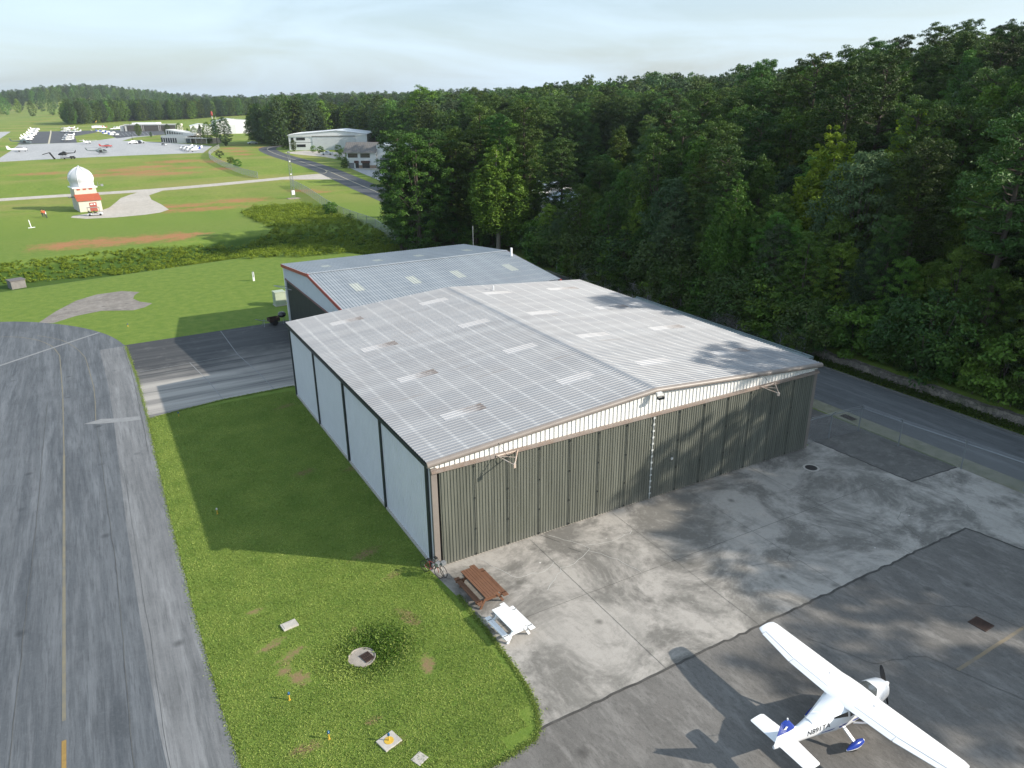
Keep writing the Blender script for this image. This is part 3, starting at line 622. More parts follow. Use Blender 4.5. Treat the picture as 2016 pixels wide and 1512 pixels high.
def clumps(cent,rad,per,size,asp,m,name,r,flat=.75,out=.6,up=.35,ctr=None):
    """leaf cards gathered in clumps; cards lie mostly on each clump's skin"""
    n=len(cent); k=np.repeat(np.arange(n),per); d=r.normal(size=(len(k),3)); d/=np.linalg.norm(d,axis=1,keepdims=True)
    d[:,2]=np.where(d[:,2]<-.35,-d[:,2],d[:,2])
    rr=(r.uniform(0,1,len(k))**.45)*rad[k]; P=cent[k]+d*rr[:,None]*np.array([1,1,flat])
    Nn=d*out+r.normal(size=d.shape)*.55+np.array([0,0,up])
    ti=np.repeat(r.uniform(0,1,n),per)*.6+r.uniform(0,.45,len(k))
    return leaf_mesh(name,P,Nn,np.full(len(k),size),asp,m,ti,r)
def trunk_mesh(name,h,r0,r,limbs,m,lean=0):
    mb=MB(); ph=r.uniform(0,6.28); pts=[(math.cos(ph)*lean*t*t*h+.12*math.sin(5*t+ph),math.sin(ph)*lean*t*t*h+.12*math.cos(4*t+ph)-.12*math.cos(ph),t*h-.4*(t==0)) for t in np.linspace(0,1,9)]
    mb.tube(pts,[r0*(1-.85*t)+.02 for t in np.linspace(0,1,9)],7)
    for a,b in limbs:
        a=np.array(a);b=np.array(b); c=(a+b)/2+np.array([0,0,-.08*np.linalg.norm(b-a)]); mb.tube([a,c,b],[r0*.26,r0*.16,.03],5,cap=False)
    me_o=mb.build(name,m,None,smooth=60); me=me_o.data; bpy.data.objects.remove(me_o); return me
def pine(seed,h=25,cb=.42,Rm=4.0,per=92,lsz=.19,nb=96,crad=1.12,m=pine_l):
    r=np.random.default_rng(seed); cent=[];rad=[];limbs=[]
    for i in range(nb):
        t=(i+r.uniform(0,1))/nb; z=h*(cb+(1-cb)*t); az=i*2.4+r.uniform(-.5,.5)
        prof=(1-abs(t-.38)**1.7*2.0)*(.75+.25*math.sin(3*az+seed)) if t<.82 else (1-t)/.18*.42+.30
        ln_=max(.5,Rm*prof*r.uniform(.7,1.15)); rise=.10+.35*t
        e=np.array([math.cos(az)*ln_,math.sin(az)*ln_,z+ln_*rise]); b=np.array([0,0,z-.4])
        if i%2==0 and ln_>1.2: limbs.append((b,e))
        for q in ((.5,.78,1.0) if ln_>2.2 else (.72,1.0)):
            cent.append(b+(e-b)*q+r.normal(size=3)*.35); rad.append(crad*r.uniform(.6,1.1)*(1.05-.22*q))
    cent.append([0,0,h-.2]);rad.append(.7)
    return trunk_mesh('trunk',h*.97,h*.0125+.06,r,limbs,bark,.01), clumps(np.array(cent),np.array(rad),per,lsz,.30,m,'crown',r,.62,.6,.35)
def broad(seed,h=20,R0=4.2,base=.16,n=150,per=70,lsz=.21,m=broad_l,cone=.0,crad=1.05,bk=bark):
    r=np.random.default_rng(seed); d=fib(n); d=d[r.permutation(n)]; zc=h*(.5+base/2); hz=h*(1-base)/2
    ph=r.uniform(0,6.28,6)
    lob=1+.20*np.sin(3*np.arctan2(d[:,1],d[:,0])+ph[0]+2.5*d[:,2])+.14*np.sin(5*np.arctan2(d[:,1],d[:,0])+ph[1]-4*d[:,2])
    f=r.uniform(.62,1.04,n)*lob; tap=1-cone*np.clip((d[:,2]+.25)*.8,0,1)
    cent=np.stack([d[:,0]*R0*f*tap,d[:,1]*R0*f*tap,zc+d[:,2]*hz*r.uniform(.84,1.03,n)],1)
    rad=crad*r.uniform(.55,1.15,n); limbs=[((0,0,h*.25+.35*c[2]*.8),c) for c in cent[::7]]
    return trunk_mesh('trunk',h*.9,h*.012+.06,r,limbs,bk,.015), clumps(cent,rad,per,lsz,.5,m,'crown',r,.85,.65,.3)
def plume(seed,h=20,R0=3.2,m=pop_l,n=34,per=70,lsz=.165):
    """upright crown of pointed plumes"""
    r=np.random.default_rng(seed); cent=[];rad=[];limbs=[]
    for i in range(n):
        az=i*2.4+r.uniform(-.3,.3); rr=R0*math.sqrt((i+.3)/n)*r.uniform(.8,1.1); top=h*(1-.42*(rr/R0)**1.6)*r.uniform(.92,1.02); lo=h*(.18+.1*r.uniform())
        for q in np.linspace(0,1,15):
            z=lo+(top-lo)*q; w=(1.15*(1-q)**.6+.25)*r.uniform(.7,1.1); k=rr*(.6+.4*min(1,2*q)) 
            cent.append([math.cos(az)*k+r.normal()*.3,math.sin(az)*k+r.normal()*.3,z]); rad.append(w)
        limbs.append(((0,0,lo),(math.cos(az)*rr*.8,math.sin(az)*rr*.8,(lo+top)/2)))
    return trunk_mesh('trunk',h*.9,h*.011+.05,r,limbs,palebark,.01), clumps(np.array(cent),np.array(rad),per,lsz,.5,m,'crown',r,1.2,.6,.35)
def shrub(seed,h=4,m=mid_l,n=30,per=110):
    r=np.random.default_rng(seed); d=fib(n); cent=np.stack([d[:,0]*h*.42,d[:,1]*h*.42,h*.5+d[:,2]*h*.42],1)+r.normal(size=(n,3))*h*.07
    return trunk_mesh('stem',h*.6,.05,r,[((0,0,.2),c) for c in cent[::4]],bark), clumps(cent,h*.2*r.uniform(.6,1.2,n),per,.125,.5,m,'foliage',r,.8,.6,.35)
V={}
V['pine']=[pine(i,h,cb,Rm) for i,(h,cb,Rm) in enumerate([(25,.24,4.7),(24,.30,4.3),(26,.20,5.0),(23,.24,4.4)],11)]+[pine(99,24,.50,4.4,80,.20,54)]
V['oak']=[broad(i,h,R0,  .03,210,120,.165,mm) for i,(h,R0,mm) in enumerate([(22,5.0,broad_l),(20,4.7,mid_l),(24,5.3,broad_l),(21,4.6,grey_l)],31)]
V['gum']=[broad(51,22,4.5,.03,220,110,.165,mid_l,.6),broad(52,23,4.4,.03,220,110,.165,broad_l,.65)]
V['poplar']=[plume(61,20,3.3),plume(62,18,2.9,mid_l),plume(63,21,3.4,mid_l)]
V['shrub']=[shrub(71,4,broad_l),shrub(72,3,broad_l),shrub(73,5,pine_l)]
NEARC=[V[k_][i_][1] for k_,i_ in (('pine',0),('pine',2),('oak',0),('oak',2),('gum',1))]
FAR=[pine(81,26,.2,5.2,20,.5,44,1.7),pine(82,25,.25,5.0,20,.5,44,1.7),broad(83,24,6.2,.02,90,26,.5,broad_l,0,2.0),broad(84,23,5.6,.02,90,26,.5,mid_l,.4,2.0),broad(85,25,6,.02,90,26,.5,grey_l,.2,2.0)]
def forest(x,y):
    if x<49.2: return False
    if ((x-92)/24)**2+((y-116)/30)**2<1: return False
    if y<60: return x>49.2
    if y<108: return x>49.8+(y>100)*6 and not (x<62 and y<78)
    if y<260: return x>82+(y-108)*.15+4*math.sin(y*.13)
    if y<420: return x>min(132,104+(y-260)*.4)+5*math.sin(y*.1)
    return False
def inframe(p,pad=.06):
    d=Vector(p)-CAM; z=d.dot(CF)
    if z<1: return False
    u=d.dot(CR)/z*FOC/2016; v=d.dot(CU)/z*FOC/2016
    return abs(u)<.5+pad and v<.375+.03 and v>-.375-.15
trees=[]
# front rank along the wall, then the wood behind it
rt=random.Random(5)
step=4.7
yy=-96.0; row=0
while yy<420:
    xx=36.0+(row%2)*step/2
    while xx<330:
        x=xx+rt.uniform(-1.7,1.7); y=yy+rt.uniform(-1.7,1.7)
        if forest(x,y): trees.append((x,y))
        xx+=step*(1 if xx<130 and yy<170 else 1.25)
    yy+=step*.9*(1 if yy<170 else 1.25); row+=1
def zone(x,y):
    v_=Vector((x,y,12))-CAM; px_=1008+FOC*v_.dot(CR)/v_.dot(CF)
    a='behind the second hangar' if px_<1110 else 'behind the far half of the large roof' if px_<1360 else 'behind the near half of the large roof' if px_<1600 else 'above the right road' if px_<1830 else 'at the right edge of the photo'
    b='in the front row' if x<56 and y<75 else 'in the mid wood' if x<78 and y<110 else 'deep in the wood'
    return b+' '+a
LAB={'pine':('pine_tree','dark tufted pine','tree','pines in the wood'),
 'oak':('broadleaf_tree','round crowned broadleaf tree','tree','broadleaf trees in the wood'),
 'gum':('sweetgum_tree','cone shaped leafy tree','tree','cone shaped trees in the wood'),
 'poplar':('poplar_tree','pale plumed tree','tree','plumed trees in the wood'),
 'shrub':('shrub','leafy shrub at the foot of the wood','shrub','shrubs at the edge of the wood')}
def plant(kind,k,x,y,sc=1,label=None,group=None,rz=None,name=None,cat=None,z=None):
    tm,cm=V[kind][k%len(V[kind])]; nm,lb,ct,gp=LAB[kind]
    e=empty(name or nm,(x,y,float(hgt(x,y)) if z is None else z),rt.uniform(0,6.28) if rz is None else rz,label or ('low young leafy tree' if name=='young_tree' else lb)+' '+zone(x,y).replace('in the front row ','' if kind=='shrub' else 'in the front row '),cat or ct,('young trees at the front of the wood' if name=='young_tree' else gp) if label is None else group)
    e.scale=(sc*rt.uniform(.92,1.08),sc*rt.uniform(.92,1.08),sc)
    link('trunk' if kind!='shrub' else 'stem',tm,e); link('crown' if kind!='shrub' else 'foliage',cm,e); return e
vis=[]; rest=[]
for x,y in trees:
    z=float(hgt(x,y)); d=math.hypot(x-CAM.x,y-CAM.y)
    v_=Vector((x,y,12))-CAM; px_=1008+FOC*v_.dot(CR)/max(v_.dot(CF),1); d_=math.hypot(x-CAM.x,y-CAM.y)
    if math.hypot(x-51.6,y-2.7)<6.5 or (1036<px_<1092 and 88<d_<186) or (1112<px_<1152 and 95<d_<172): continue
    if inframe((x,y,z+16)) and d<330: vis.append((d,x,y))
    else: rest.append((x,y))
vis.sort(); 
NIND=330
rest+= [(x,y) for d,x,y in vis[NIND:]]
SPEC=[(1712,96),(1578,92),(1795,150),(1640,86),(1200,150),(1440,190),(985,128)]
def before_special(x,y,d):
    v=Vector((x,y,15))-CAM; px=1008+FOC*v.dot(CR)/v.dot(CF)
    return any(abs(px-sp)<62 and D-48<d<D+3 for sp,D in SPEC)
for d,x,y in vis[:NIND]:
    low=.68 if before_special(x,y,d) else 1
    u=rt.random(); edge=x<56
    kind='pine' if u<.38 else 'oak' if u<.72 else 'gum' if u<.88 else 'poplar'
    k=rt.randrange(1,3) if kind=='poplar' else rt.randrange(9)
    plant(kind,k,x,y,rt.uniform(.80,1.02)*(.80+.20*min(1,max(0,(x-50)/26)) if y<75 else .95)*low)
# single trees the photograph picks out
def tree_at(px,ptop,D,kind,k,label,name=None,h0=None,z=None,wide=1):
    dr=CF+CR*((px-1008)/FOC); dr=Vector((dr.x,dr.y)).normalized(); x,y=CAM.x+dr.x*D,CAM.y+dr.y*D
    z=float(hgt(x,y)); dt=CF+CR*((px-1008)/FOC)+CU*((756-ptop)/FOC); zt=CAM.z+dt.z*D/math.hypot(dt.x,dt.y)
    tm,cm=V[kind][k]; hh=max(v.co.z for v in cm.vertices)
    e=plant(kind,k,x,y,(zt-z)/hh,label,None,name=name); e.scale=((zt-z)/hh*wide,(zt-z)/hh*wide,(zt-z)/hh); return e
tree_at(1712,196,96,'poplar',0,'narrow yellow-green poplar brighter than every tree round it in the wood')
tree_at(1578,245,92,'poplar',0,'bright green plumed tree left of the yellow-green poplar in the wood',wide=1.15)
tree_at(1795,122,150,'poplar',1,'light green pointed tree high on the wooded slope near the skyline')
tree_at(1440,122,190,'pine',2,'tall lone pine rising above the skyline of the wood')
tree_at(1905,205,74.5,'pine',4,'tall pine with long bare grey trunk at the right of the wood',wide=1.25)
tree_at(1640,290,86,'oak',3,'greyish green feathery tree in front of the yellow-green poplar',wide=1.1)
tree_at(1200,245,150,'gum',0,'yellowish green tree at the left end of the wood behind the hangar')
tree_at(985,275,128,'poplar',2,'bright green plumed tree in the dark clump behind the second hangar',wide=1.6)
tree_at(1992,36,108,'pine',2,'tallest pine at the right edge of the photo on the slope')
tree_at(1098,268,128,'pine',3,'pine between the pale shed and the yellowish green tree',wide=1.2)
for px,pt,D,k,kk,lb in [(808,245,140,'pine',0,'leftmost pine of the dark clump beside the dark road'),(840,258,132,'oak',2,'dense dark tree in the clump over the dark road'),(868,250,135,'pine',2,'pine standing over the shark mouthed aircraft'),(905,245,140,'oak',0,'broad dark tree in the middle of the clump behind the second hangar'),(945,252,134,'pine',0,'rightmost pine of the dark clump behind the second hangar'),(815,300,140,'gum',1,'low edge tree at the left foot of the dark clump'),(880,262,150,'oak',1,'rear tree showing between the pines of the dark clump'),(925,262,148,'oak',2,'rear round tree at the right of the dark clump'),(822,285,146,'oak',0,'dense low tree in the dark clump over the road end'),(860,165,330,'oak',1,'tall pale leaved tree above the clump against the sky'),(950,170,340,'oak',2,'dark round topped tree against the sky right of the pale leaved tree')]:
    tree_at(px,pt,D,k,kk,lb,wide=1.25)
# shrubs at the wood's foot and along fences
for i in range(60):
    y=-6+i*1.25+rt.uniform(-.6,.6); plant('shrub',rt.randrange(3),48.9+rt.uniform(0,1.8)-(1.7 if y>12 else 0),y,rt.uniform(.8,1.8))
for i in range(34):
    plant('oak',rt.randrange(4),50.4+rt.uniform(0,4)-(1.6 if i>9 else 0),-8+i*2.3+rt.uniform(-.8,.8),rt.uniform(.34,.56),None,None,None,'young_tree')
for px,py,sc in [(900,478,1.3),(935,482,1.5),(970,486,1.3),(1010,490,1.5),(1045,500,1.4),(990,478,1.6),(1070,505,1.6),(1100,520,1.5)]:
    p=at(px,py); plant('shrub',rt.randrange(3),p.x,p.y,sc,'rounded shrub in the row behind the second hangar','shrubs behind the second hangar')
p=at(652,425); plant('shrub',1,p.x,p.y,1.0,'dark bush grown through the middle chain-link fence')
p=at(690,435); plant('shrub',2,p.x,p.y,.35,'small dark bush at the foot of the middle chain-link fence')
# ---- stuff: woods beyond what one can tell apart (instanced by geometry nodes on one object)
fc=bpy.data.collections.new('far_tree_forms')
src=[]
for cm in NEARC+[c_ for t_,c_ in FAR]:
    o=bpy.data.objects.new('far_tree_form%02d'%len(src),cm); fc.objects.link(o); src.append(o)
pts=[];scs=[]
for x,y in rest:
    if y<-96 : continue
    pts.append((x,y,float(hgt(x,y)))); scs.append(rt.uniform(.8,1.02)*((.82+.18*min(1,max(0,(x-50)/26))) if -17<y<75 else .96))
def belt(A_,B_,n,depth,s0=1.0):
    for i in range(n):
        t=(i+rt.uniform(-.5,.5))/n; a=Vector(A_)+(Vector(B_)-Vector(A_))*t; q=rt.uniform(0,1)**1.2*depth
        dr=Vector((a.x-CAM.x,a.y-CAM.y)).normalized(); x,y=a.x+dr.x*q,a.y+dr.y*q
        pts.append((x,y,float(hgt(x,y)))); scs.append(rt.uniform(.84,1.04)*s0)
g=lambda px,py:tuple(at(px,py)[:2])
belt(g(-120,222),g(135,221),330,260,.9)
belt(g(133,248),g(240,241),150,110,1.0); belt(g(240,241),g(560,232),420,130,.98); belt(g(560,236),g(840,236),330,160,1.06)
belt(g(500,283),g(560,290),26,26,.85); belt(g(545,288),g(640,283),34,40,1.02); belt(g(640,279),g(800,279),70,60,.9)
belt(g(800,282),g(1000,290),70,110,.95); belt(g(840,262),g(1300,255),180,200,1.1); belt(g(1000,285),g(1300,330),90,80,1.0)
belt((-800,1500),(1800,1300),420,500,1.25); belt((-300,1950),(400,1950),620,420,1.15); belt((300,700),(1400,500),300,300,1.2)
me=bpy.data.meshes.new('far_woods'); me.from_pydata(pts,[],[])
a=me.attributes.new('sc','FLOAT','POINT'); a.data.foreach_set('value',scs)
a=me.attributes.new('rot','FLOAT','POINT'); a.data.foreach_set('value',[rt.uniform(0,6.28) for _ in pts])
a=me.attributes.new('idx','INT','POINT'); a.data.foreach_set('value',[(rt.choice((0,1,0,1,2,3,4)) if math.hypot(p_[0]-CAM.x,p_[1]-CAM.y)<260 else rt.choice((5,6,7,7,8,8,9,9))) for p_ in pts])
fw=link('far_woods',me); fw['kind']='stuff'; fw['label']='dense green woods on the slope and along the far skyline'; fw['category']='woods'
ng=bpy.data.node_groups.new('far_woods','GeometryNodeTree'); ng.interface.new_socket('Geometry',in_out='INPUT',socket_type='NodeSocketGeometry'); ng.interface.new_socket('Geometry',in_out='OUTPUT',socket_type='NodeSocketGeometry')
N=ng.nodes.new; gi=N('NodeGroupInput'); go=N('NodeGroupOutput'); ip=N('GeometryNodeInstanceOnPoints'); ci=N('GeometryNodeCollectionInfo'); ci.inputs[0].default_value=fc; ci.inputs['Separate Children'].default_value=True; ci.inputs['Reset Children'].default_value=True
def nat(nm,ty):
    x=N('GeometryNodeInputNamedAttribute'); x.data_type=ty; x.inputs[0].default_value=nm; return x.outputs[0]
cx=N('ShaderNodeCombineXYZ'); K=ng.links.new
K(gi.outputs[0],ip.inputs['Points']); K(ci.outputs[0],ip.inputs['Instance']); ip.inputs['Pick Instance'].default_value=True
K(nat('idx','INT'),ip.inputs['Instance Index']); K(nat('rot','FLOAT'),cx.inputs[2]); K(cx.outputs[0],ip.inputs['Rotation']); K(nat('sc','FLOAT'),ip.inputs['Scale']); K(ip.outputs[0],go.inputs[0])
md=fw.modifiers.new('woods','NODES'); md.node_group=ng
# ---- grass blades on the near lawns
def onlawn(x,y):
    ok=(x>-12.2)&(x<-.15)&(y>-12.4)&(y<31.6)
    ok&=~((y<-11.5)&(x>-1.2)); ok&=~((y<.3)&(x>-.35)); ok&=~((y<-12.2)&(x<-11.6))
    return ok
n=330000; gxp=rng.uniform(-12.3,0,n); gyp=-16+48*rng.uniform(0,1,n)**1.25
ok=onlawn(gxp,gyp)|((gxp>-11)&(gxp<-2.5)&(gyp<-12.4)&(gyp>-13.1-((gxp+2.5)/7)**2*3)); gxp,gyp=gxp[ok],gyp[ok]
patch=np.zeros(len(gxp))
for a in [(535,1270,.9,.30,.2),(575,1288,1.0,.28,.25),(590,1335,.5,.7,.6),(560,1320,.5,.35,.6),(842,1308,.42,.8,-.2),(500,1205,.5,.25,0)]:
    p=at(a[0],a[1]); patch=np.maximum(patch,blob(gxp,gyp,p.x,p.y,*a[2:]))
drain=at(712,1290); weeds=np.maximum(blob(gxp,gyp,drain.x+1.0,drain.y+.35,.75,1.0),.7*blob(gxp,gyp,drain.x+.2,drain.y+.1,1.5,1.3))
keep=(rng.uniform(0,1,len(gxp))>patch*1.3)&(np.hypot(gxp-drain.x,gyp-drain.y)>.62); gxp,gyp,weeds=gxp[keep],gyp[keep],weeds[keep]
nn_=len(gxp); hgtb=(.014+.034*rng.uniform(0,1,nn_)**2)*(1+3.5*weeds)
Cg=np.stack([gxp,gyp,hgt(gxp,gyp)+hgtb*.6],1); Nn=rng.normal(size=(nn_,3))*np.array([.75,.75,.3])+np.array([0,0,.75])
grass_l=leaf_mat('grass_blades',(.135,.205,.040),(.315,.375,.095),.35)
big=np.array([mnoise.noise((x*.5,y*.5,0)) for x,y in zip(gxp,gyp)])
ex_,ey_=[],[]
for line,nn2,sd in ((tx,9000,.10),([(.05,-3),(.05,-6.2),(0,-8.5),(-.1,-10.2),(-.35,-11.6),(-.9,-12.75),(-1.3,-13.1),(-2.6,-13.3),(-4.4,-13.4),(-7,-14.6),(-9.6,-17.2)],9000,.09),([(-12.2,31.0),(-10.8,31.5),(-6.1,32.4),(0.2,32.6)],4000,.10)):
    sg_=np.array([math.hypot(b[0]-a[0],b[1]-a[1]) for a,b in zip(line[:-1],line[1:])]); pk=rng.choice(len(sg_),nn2,p=sg_/sg_.sum()); tt_=rng.uniform(0,1,nn2); A0=np.array(line)[pk]; B0=np.array(line)[pk+1]
    P0=A0+(B0-A0)*tt_[:,None]+rng.normal(0,sd,(nn2,2))*(.4+rng.uniform(0,1,(nn2,1))); ex_.append(P0[:,0]); ey_.append(P0[:,1])
ex_,ey_=np.concatenate(ex_),np.concatenate(ey_); ne=len(ex_)
Cg=np.concatenate([Cg,np.stack([ex_,ey_,hgt(ex_,ey_)+.03],1)]); Nn=np.concatenate([Nn,rng.normal(size=(ne,3))*np.array([.8,.8,.4])+np.array([0,0,.7])]); hgtb=np.concatenate([hgtb,rng.uniform(.02,.06,ne)]); big=np.concatenate([big,rng.normal(-.3,.3,ne)]); weeds=np.concatenate([weeds,np.zeros(ne)]); nn_=len(Cg)
gm=leaf_mesh('grass',Cg,Nn,hgtb*.9+.016,.3,grass_l,.45+.55*big+rng.normal(0,.22,nn_)-.8*weeds)
o=link('grass',gm); tag(o,'short mown lawn grass beside the hangar and taxiway','grass',kind='stuff')
# weeds round the drain
n=7500; ang=rng.uniform(0,6.28,n); rr=np.abs(rng.normal(0,1,n)); wx=drain.x+.85+np.cos(ang)*rr*.85; wy=drain.y+.25+np.sin(ang)*rr*.85
ok=np.hypot(wx-drain.x,wy-drain.y)>.66; wx,wy=wx[ok],wy[ok]; wh=rng.uniform(.01,.15,len(wx))*np.exp(-((wx-drain.x-.9)**2+(wy-drain.y-.35)**2)/2.2)
weed_l=leaf_mat('weed_leaves',(.040,.10,.012),(.085,.175,.018),.3)
gm=leaf_mesh('weeds',np.stack([wx,wy,hgt(wx,wy)+wh],1),rng.normal(size=(len(wx),3))*.8+np.array([0,0,.6]),np.full(len(wx),.055),.5,weed_l,rng.uniform(0,1,len(wx)))
o=link('weeds',gm); tag(o,'dark green weeds growing round the storm drain','weeds',kind='stuff')
# ---- brush in the ditch
BP=[at(*q_,-1.0) for q_ in [(470,428),(520,413),(600,410),(655,424),(700,445),(760,464),(830,482),(905,492),(700,508),(560,521),(300,523),(100,541),(-60,556),(-60,536),(60,523),(200,506),(330,493),(480,479),(540,462)]]
def inpoly(x,y,P):
    c=np.zeros(len(x),bool)
    for a,b in zip(P,P[1:]+P[:1]):
        with np.errstate(divide='ignore',invalid='ignore'): c^=((a.y>y)!=(b.y>y))&(x<(b.x-a.x)*(y-a.y)/(b.y-a.y+1e-12)+a.x)
    return c
n=15000; bx=rng.uniform(-34,44,n); by=rng.uniform(76,165,n)
jx=np.array([mnoise.noise((x*.25,y*.25,3)) for x,y in zip(bx,by)])
ok=inpoly(bx+1.6*jx,by+1.6*jx,BP); bx,by,jx=bx[ok],by[ok],jx[ok]
hh=np.clip(.30+.75*rng.uniform(0,1,len(bx))**2+.55*jx,.22,1.7)*np.clip(.45+.55*(bx+22)/34,.45,1)
cent=np.stack([bx,by,hgt(bx,by)+hh*.45],1)
brush_l=leaf_mat('brush_leaves',(.048,.108,.010),(.150,.225,.020),.3)
bm_=clumps(cent,hh*.95,44,.12,.4,brush_l,'brush',rng,.75,.5,.5)
o=link('brush',bm_); tag(o,'tangled green brush filling the ditch between lawn and field','brush',kind='stuff')
# verge weeds below the wall
n=9000; vx=rng.uniform(46.6,48.0,n); vy=rng.uniform(-20,40,n)
vg=leaf_mesh('verge',np.stack([vx,vy,rng.uniform(.02,.35,n)],1),rng.normal(size=(n,3))+np.array([0,0,.5]),np.full(n,.16),.35,weed_l,rng.uniform(.2,1,n))
o=link('verge',vg); tag(o,'rough grass verge between the road kerb and the stone wall','verge',kind='stuff')
# ---------------------------------------------------------------- high-wing aircraft on the apron
gloss=mat('aircraft_white',(.80,.81,.83),.22,var=.02,scale=2,coat=.4)
PL=empty('light_aircraft',(9.5,-19.05,0.012),0,'white high-wing light aircraft with blue tail tip parked on the asphalt apron','aircraft')
FS=[(3.30,1.13,.05,.05),(3.12,1.13,.13,.13),(3.02,1.13,.30,.30),(2.85,1.12,.42,.38),(2.4,1.12,.50,.46),(1.9,1.13,.55,.52),(1.62,1.15,.57,.56),(1.25,1.22,.58,.64),(.9,1.25,.58,.68),(.2,1.25,.58,.68),(-.5,1.24,.52,.62),(-1.0,1.23,.42,.52),(-1.8,1.22,.29,.36),(-2.6,1.21,.19,.25),(-3.2,1.21,.12,.17),(-3.62,1.22,.05,.08)]
def hull(x):
    for a,b in zip(FS[:-1],FS[1:]):
        if b[0]<=x<=a[0]:
            t=(a[0]-x)/(a[0]-b[0]); return [a[i]+(b[i]-a[i])*t for i in (1,2,3)]
    return FS[0][1:] if x>0 else FS[-1][1:]
def ringat(x,k=1.0,n=20,a0=0,a1=2*math.pi,closed=True):
    z,hw,hh=hull(x); e=2.5; out=[]
    for i in range(n if closed else n+1):
        a=a0+(a1-a0)*i/n; c,s_=math.cos(a),math.sin(a)
        out.append((x,k*hw*math.copysign(abs(c)**(2/e),c),z+k*hh*math.copysign(abs(s_)**(2/e),s_)))
    return out
mb=MB(); mb.loft([ringat(f[0]) for f in FS[2:]]); mb.build('fuselage',gloss,PL,smooth=40)
mb=MB(); mb.lathe([(.02,.36),(.07,.30),(.115,.18),(.14,.02),(.14,-.02)],(0,0,0),16); mb.xform(Matrix.Translation((3.06,0,1.13))@Matrix.Rotation(R(90),4,'Y')); mb.build('spinner',gloss,PL,smooth=50)
# propeller: two blades, dark
pb=MB()
for sg,ang in ((1,R(82)),(-1,R(82))):
    ax=Vector((0,math.cos(ang)*.16-.10*sg*0,math.sin(ang)))
    dirv=Vector((0,-.17,.985)) if sg>0 else Vector((0,-.62,-.78))
    dirv=Vector((0,.36,.933))*sg
    side=Vector((1,0,0)).cross(dirv).normalized(); rings=[]
    for q,w,tw in ((.1,.05,.9),(.25,.09,.75),(.5,.10,.5),(.75,.085,.33),(.9,.055,.25),(.96,.02,.22)):
        d1=side*math.cos(tw)+Vector((1,0,0))*math.sin(tw); d2=Vector((1,0,0))*math.cos(tw)-side*math.sin(tw); p=Vector((3.13,0,1.13))+dirv*q*.92
        rings.append([p+d1*w*a+d2*w*.18*b for a,b in ((-1,0),(-.4,1),(.5,.9),(1,0),(.5,-.6),(-.4,-.5))])
    pb=MB(); pb.loft(rings); pb.build('propeller_blade',mat('prop_black',(.02,.02,.022),.35),PL,smooth=50)
# wing
def foil(x,y,z,c,th=.13,tw=0):
    up=[(1,0),(.95,.25),(.8,.5),(.55,.88),(.3,1),(.12,.78),(.03,.42),(0,0),(.03,-.28),(.12,-.42),(.3,-.45),(.6,-.28),(.9,-.06)]
    return [(x-u*c,y,z+v*c*th*.62) for u,v in up]
mb=MB(); yt=4.62; ws=[(-yt,1.16,.70,1.96),(-yt+.06,1.30,.92,1.96),(-yt+.25,1.36,1.06,1.95),(-2.45,1.36,1.44,1.93),(-.85,1.36,1.50,1.91),(-.5,1.42,1.62,1.90),(0,1.44,1.66,1.90),(.5,1.42,1.62,1.90),(.85,1.36,1.50,1.91),(2.45,1.36,1.44,1.93),(yt-.25,1.36,1.06,1.95),(yt-.06,1.30,.92,1.96),(yt,1.16,.70,1.96)]
mb.loft([foil(x,y,z,c) for y,x,c,z in ws]); mb.build('wing',gloss,PL,smooth=35)
gap=mat('panel_gap',(.30,.31,.33),.6)
for sg in (-1,1):
    # flap and aileron, each with its gap line on the skin
    def trail(name,ya,yb,ca,cb,za,zb):
        mb=MB(); r=[]
        for y,c,z in ((ya,ca,za),(yb,cb,zb)):
            xt=1.36-c; h=.26*c/1.45
            r.append([(xt+h,y*sg,z+.052),(xt+h*.5,y*sg,z+.036),(xt-.02,y*sg,z+.008),(xt-.02,y*sg,z-.014),(xt+h*.5,y*sg,z-.024),(xt+h,y*sg,z-.03)])
        mb.loft(r); o=mb.build(name,gloss,PL)
        mb=MB(); mb.beam((r[0][0][0],ya*sg,za+.0575),(r[1][0][0],yb*sg,zb+.0575),.014,.006); mb.beam((r[1][0][0],yb*sg,zb+.055),(r[1][2][0],yb*sg,zb+.016),.012,.006); mb.build('gap_line',gap,o)
    trail('flap',.62,2.42,1.52,1.44,1.905,1.93); trail('aileron',2.46,4.25,1.44,1.10,1.93,1.95)
    for yy in (1.05,2.0): 
        mb=MB(); mb.lathe([(.035,0),(.035,.012)],(.75,yy*sg,2.02),10); mb.build('fuel_cap',gap,PL)
    # strut
    mb=MB(); mb.beam((.55,.5*sg,.78),(.75,1.9*sg,1.86),.1,.035); mb.build('wing_strut',gloss,PL)
# wing root dorsal fairing
mb=MB(); mb.loft([[(x,y*w,z) for y,z in ((-1,zb),(-.7,zt),(0,zt+.03),(.7,zt),(1,zb))] for x,w,zb,zt in ((.0,.62,1.80,1.925),(-.5,.5,1.72,1.87),(-1.1,.36,1.6,1.74),(-1.7,.22,1.48,1.6))],close=False,cap=False); mb.build('dorsal_fairing',gloss,PL,smooth=40)
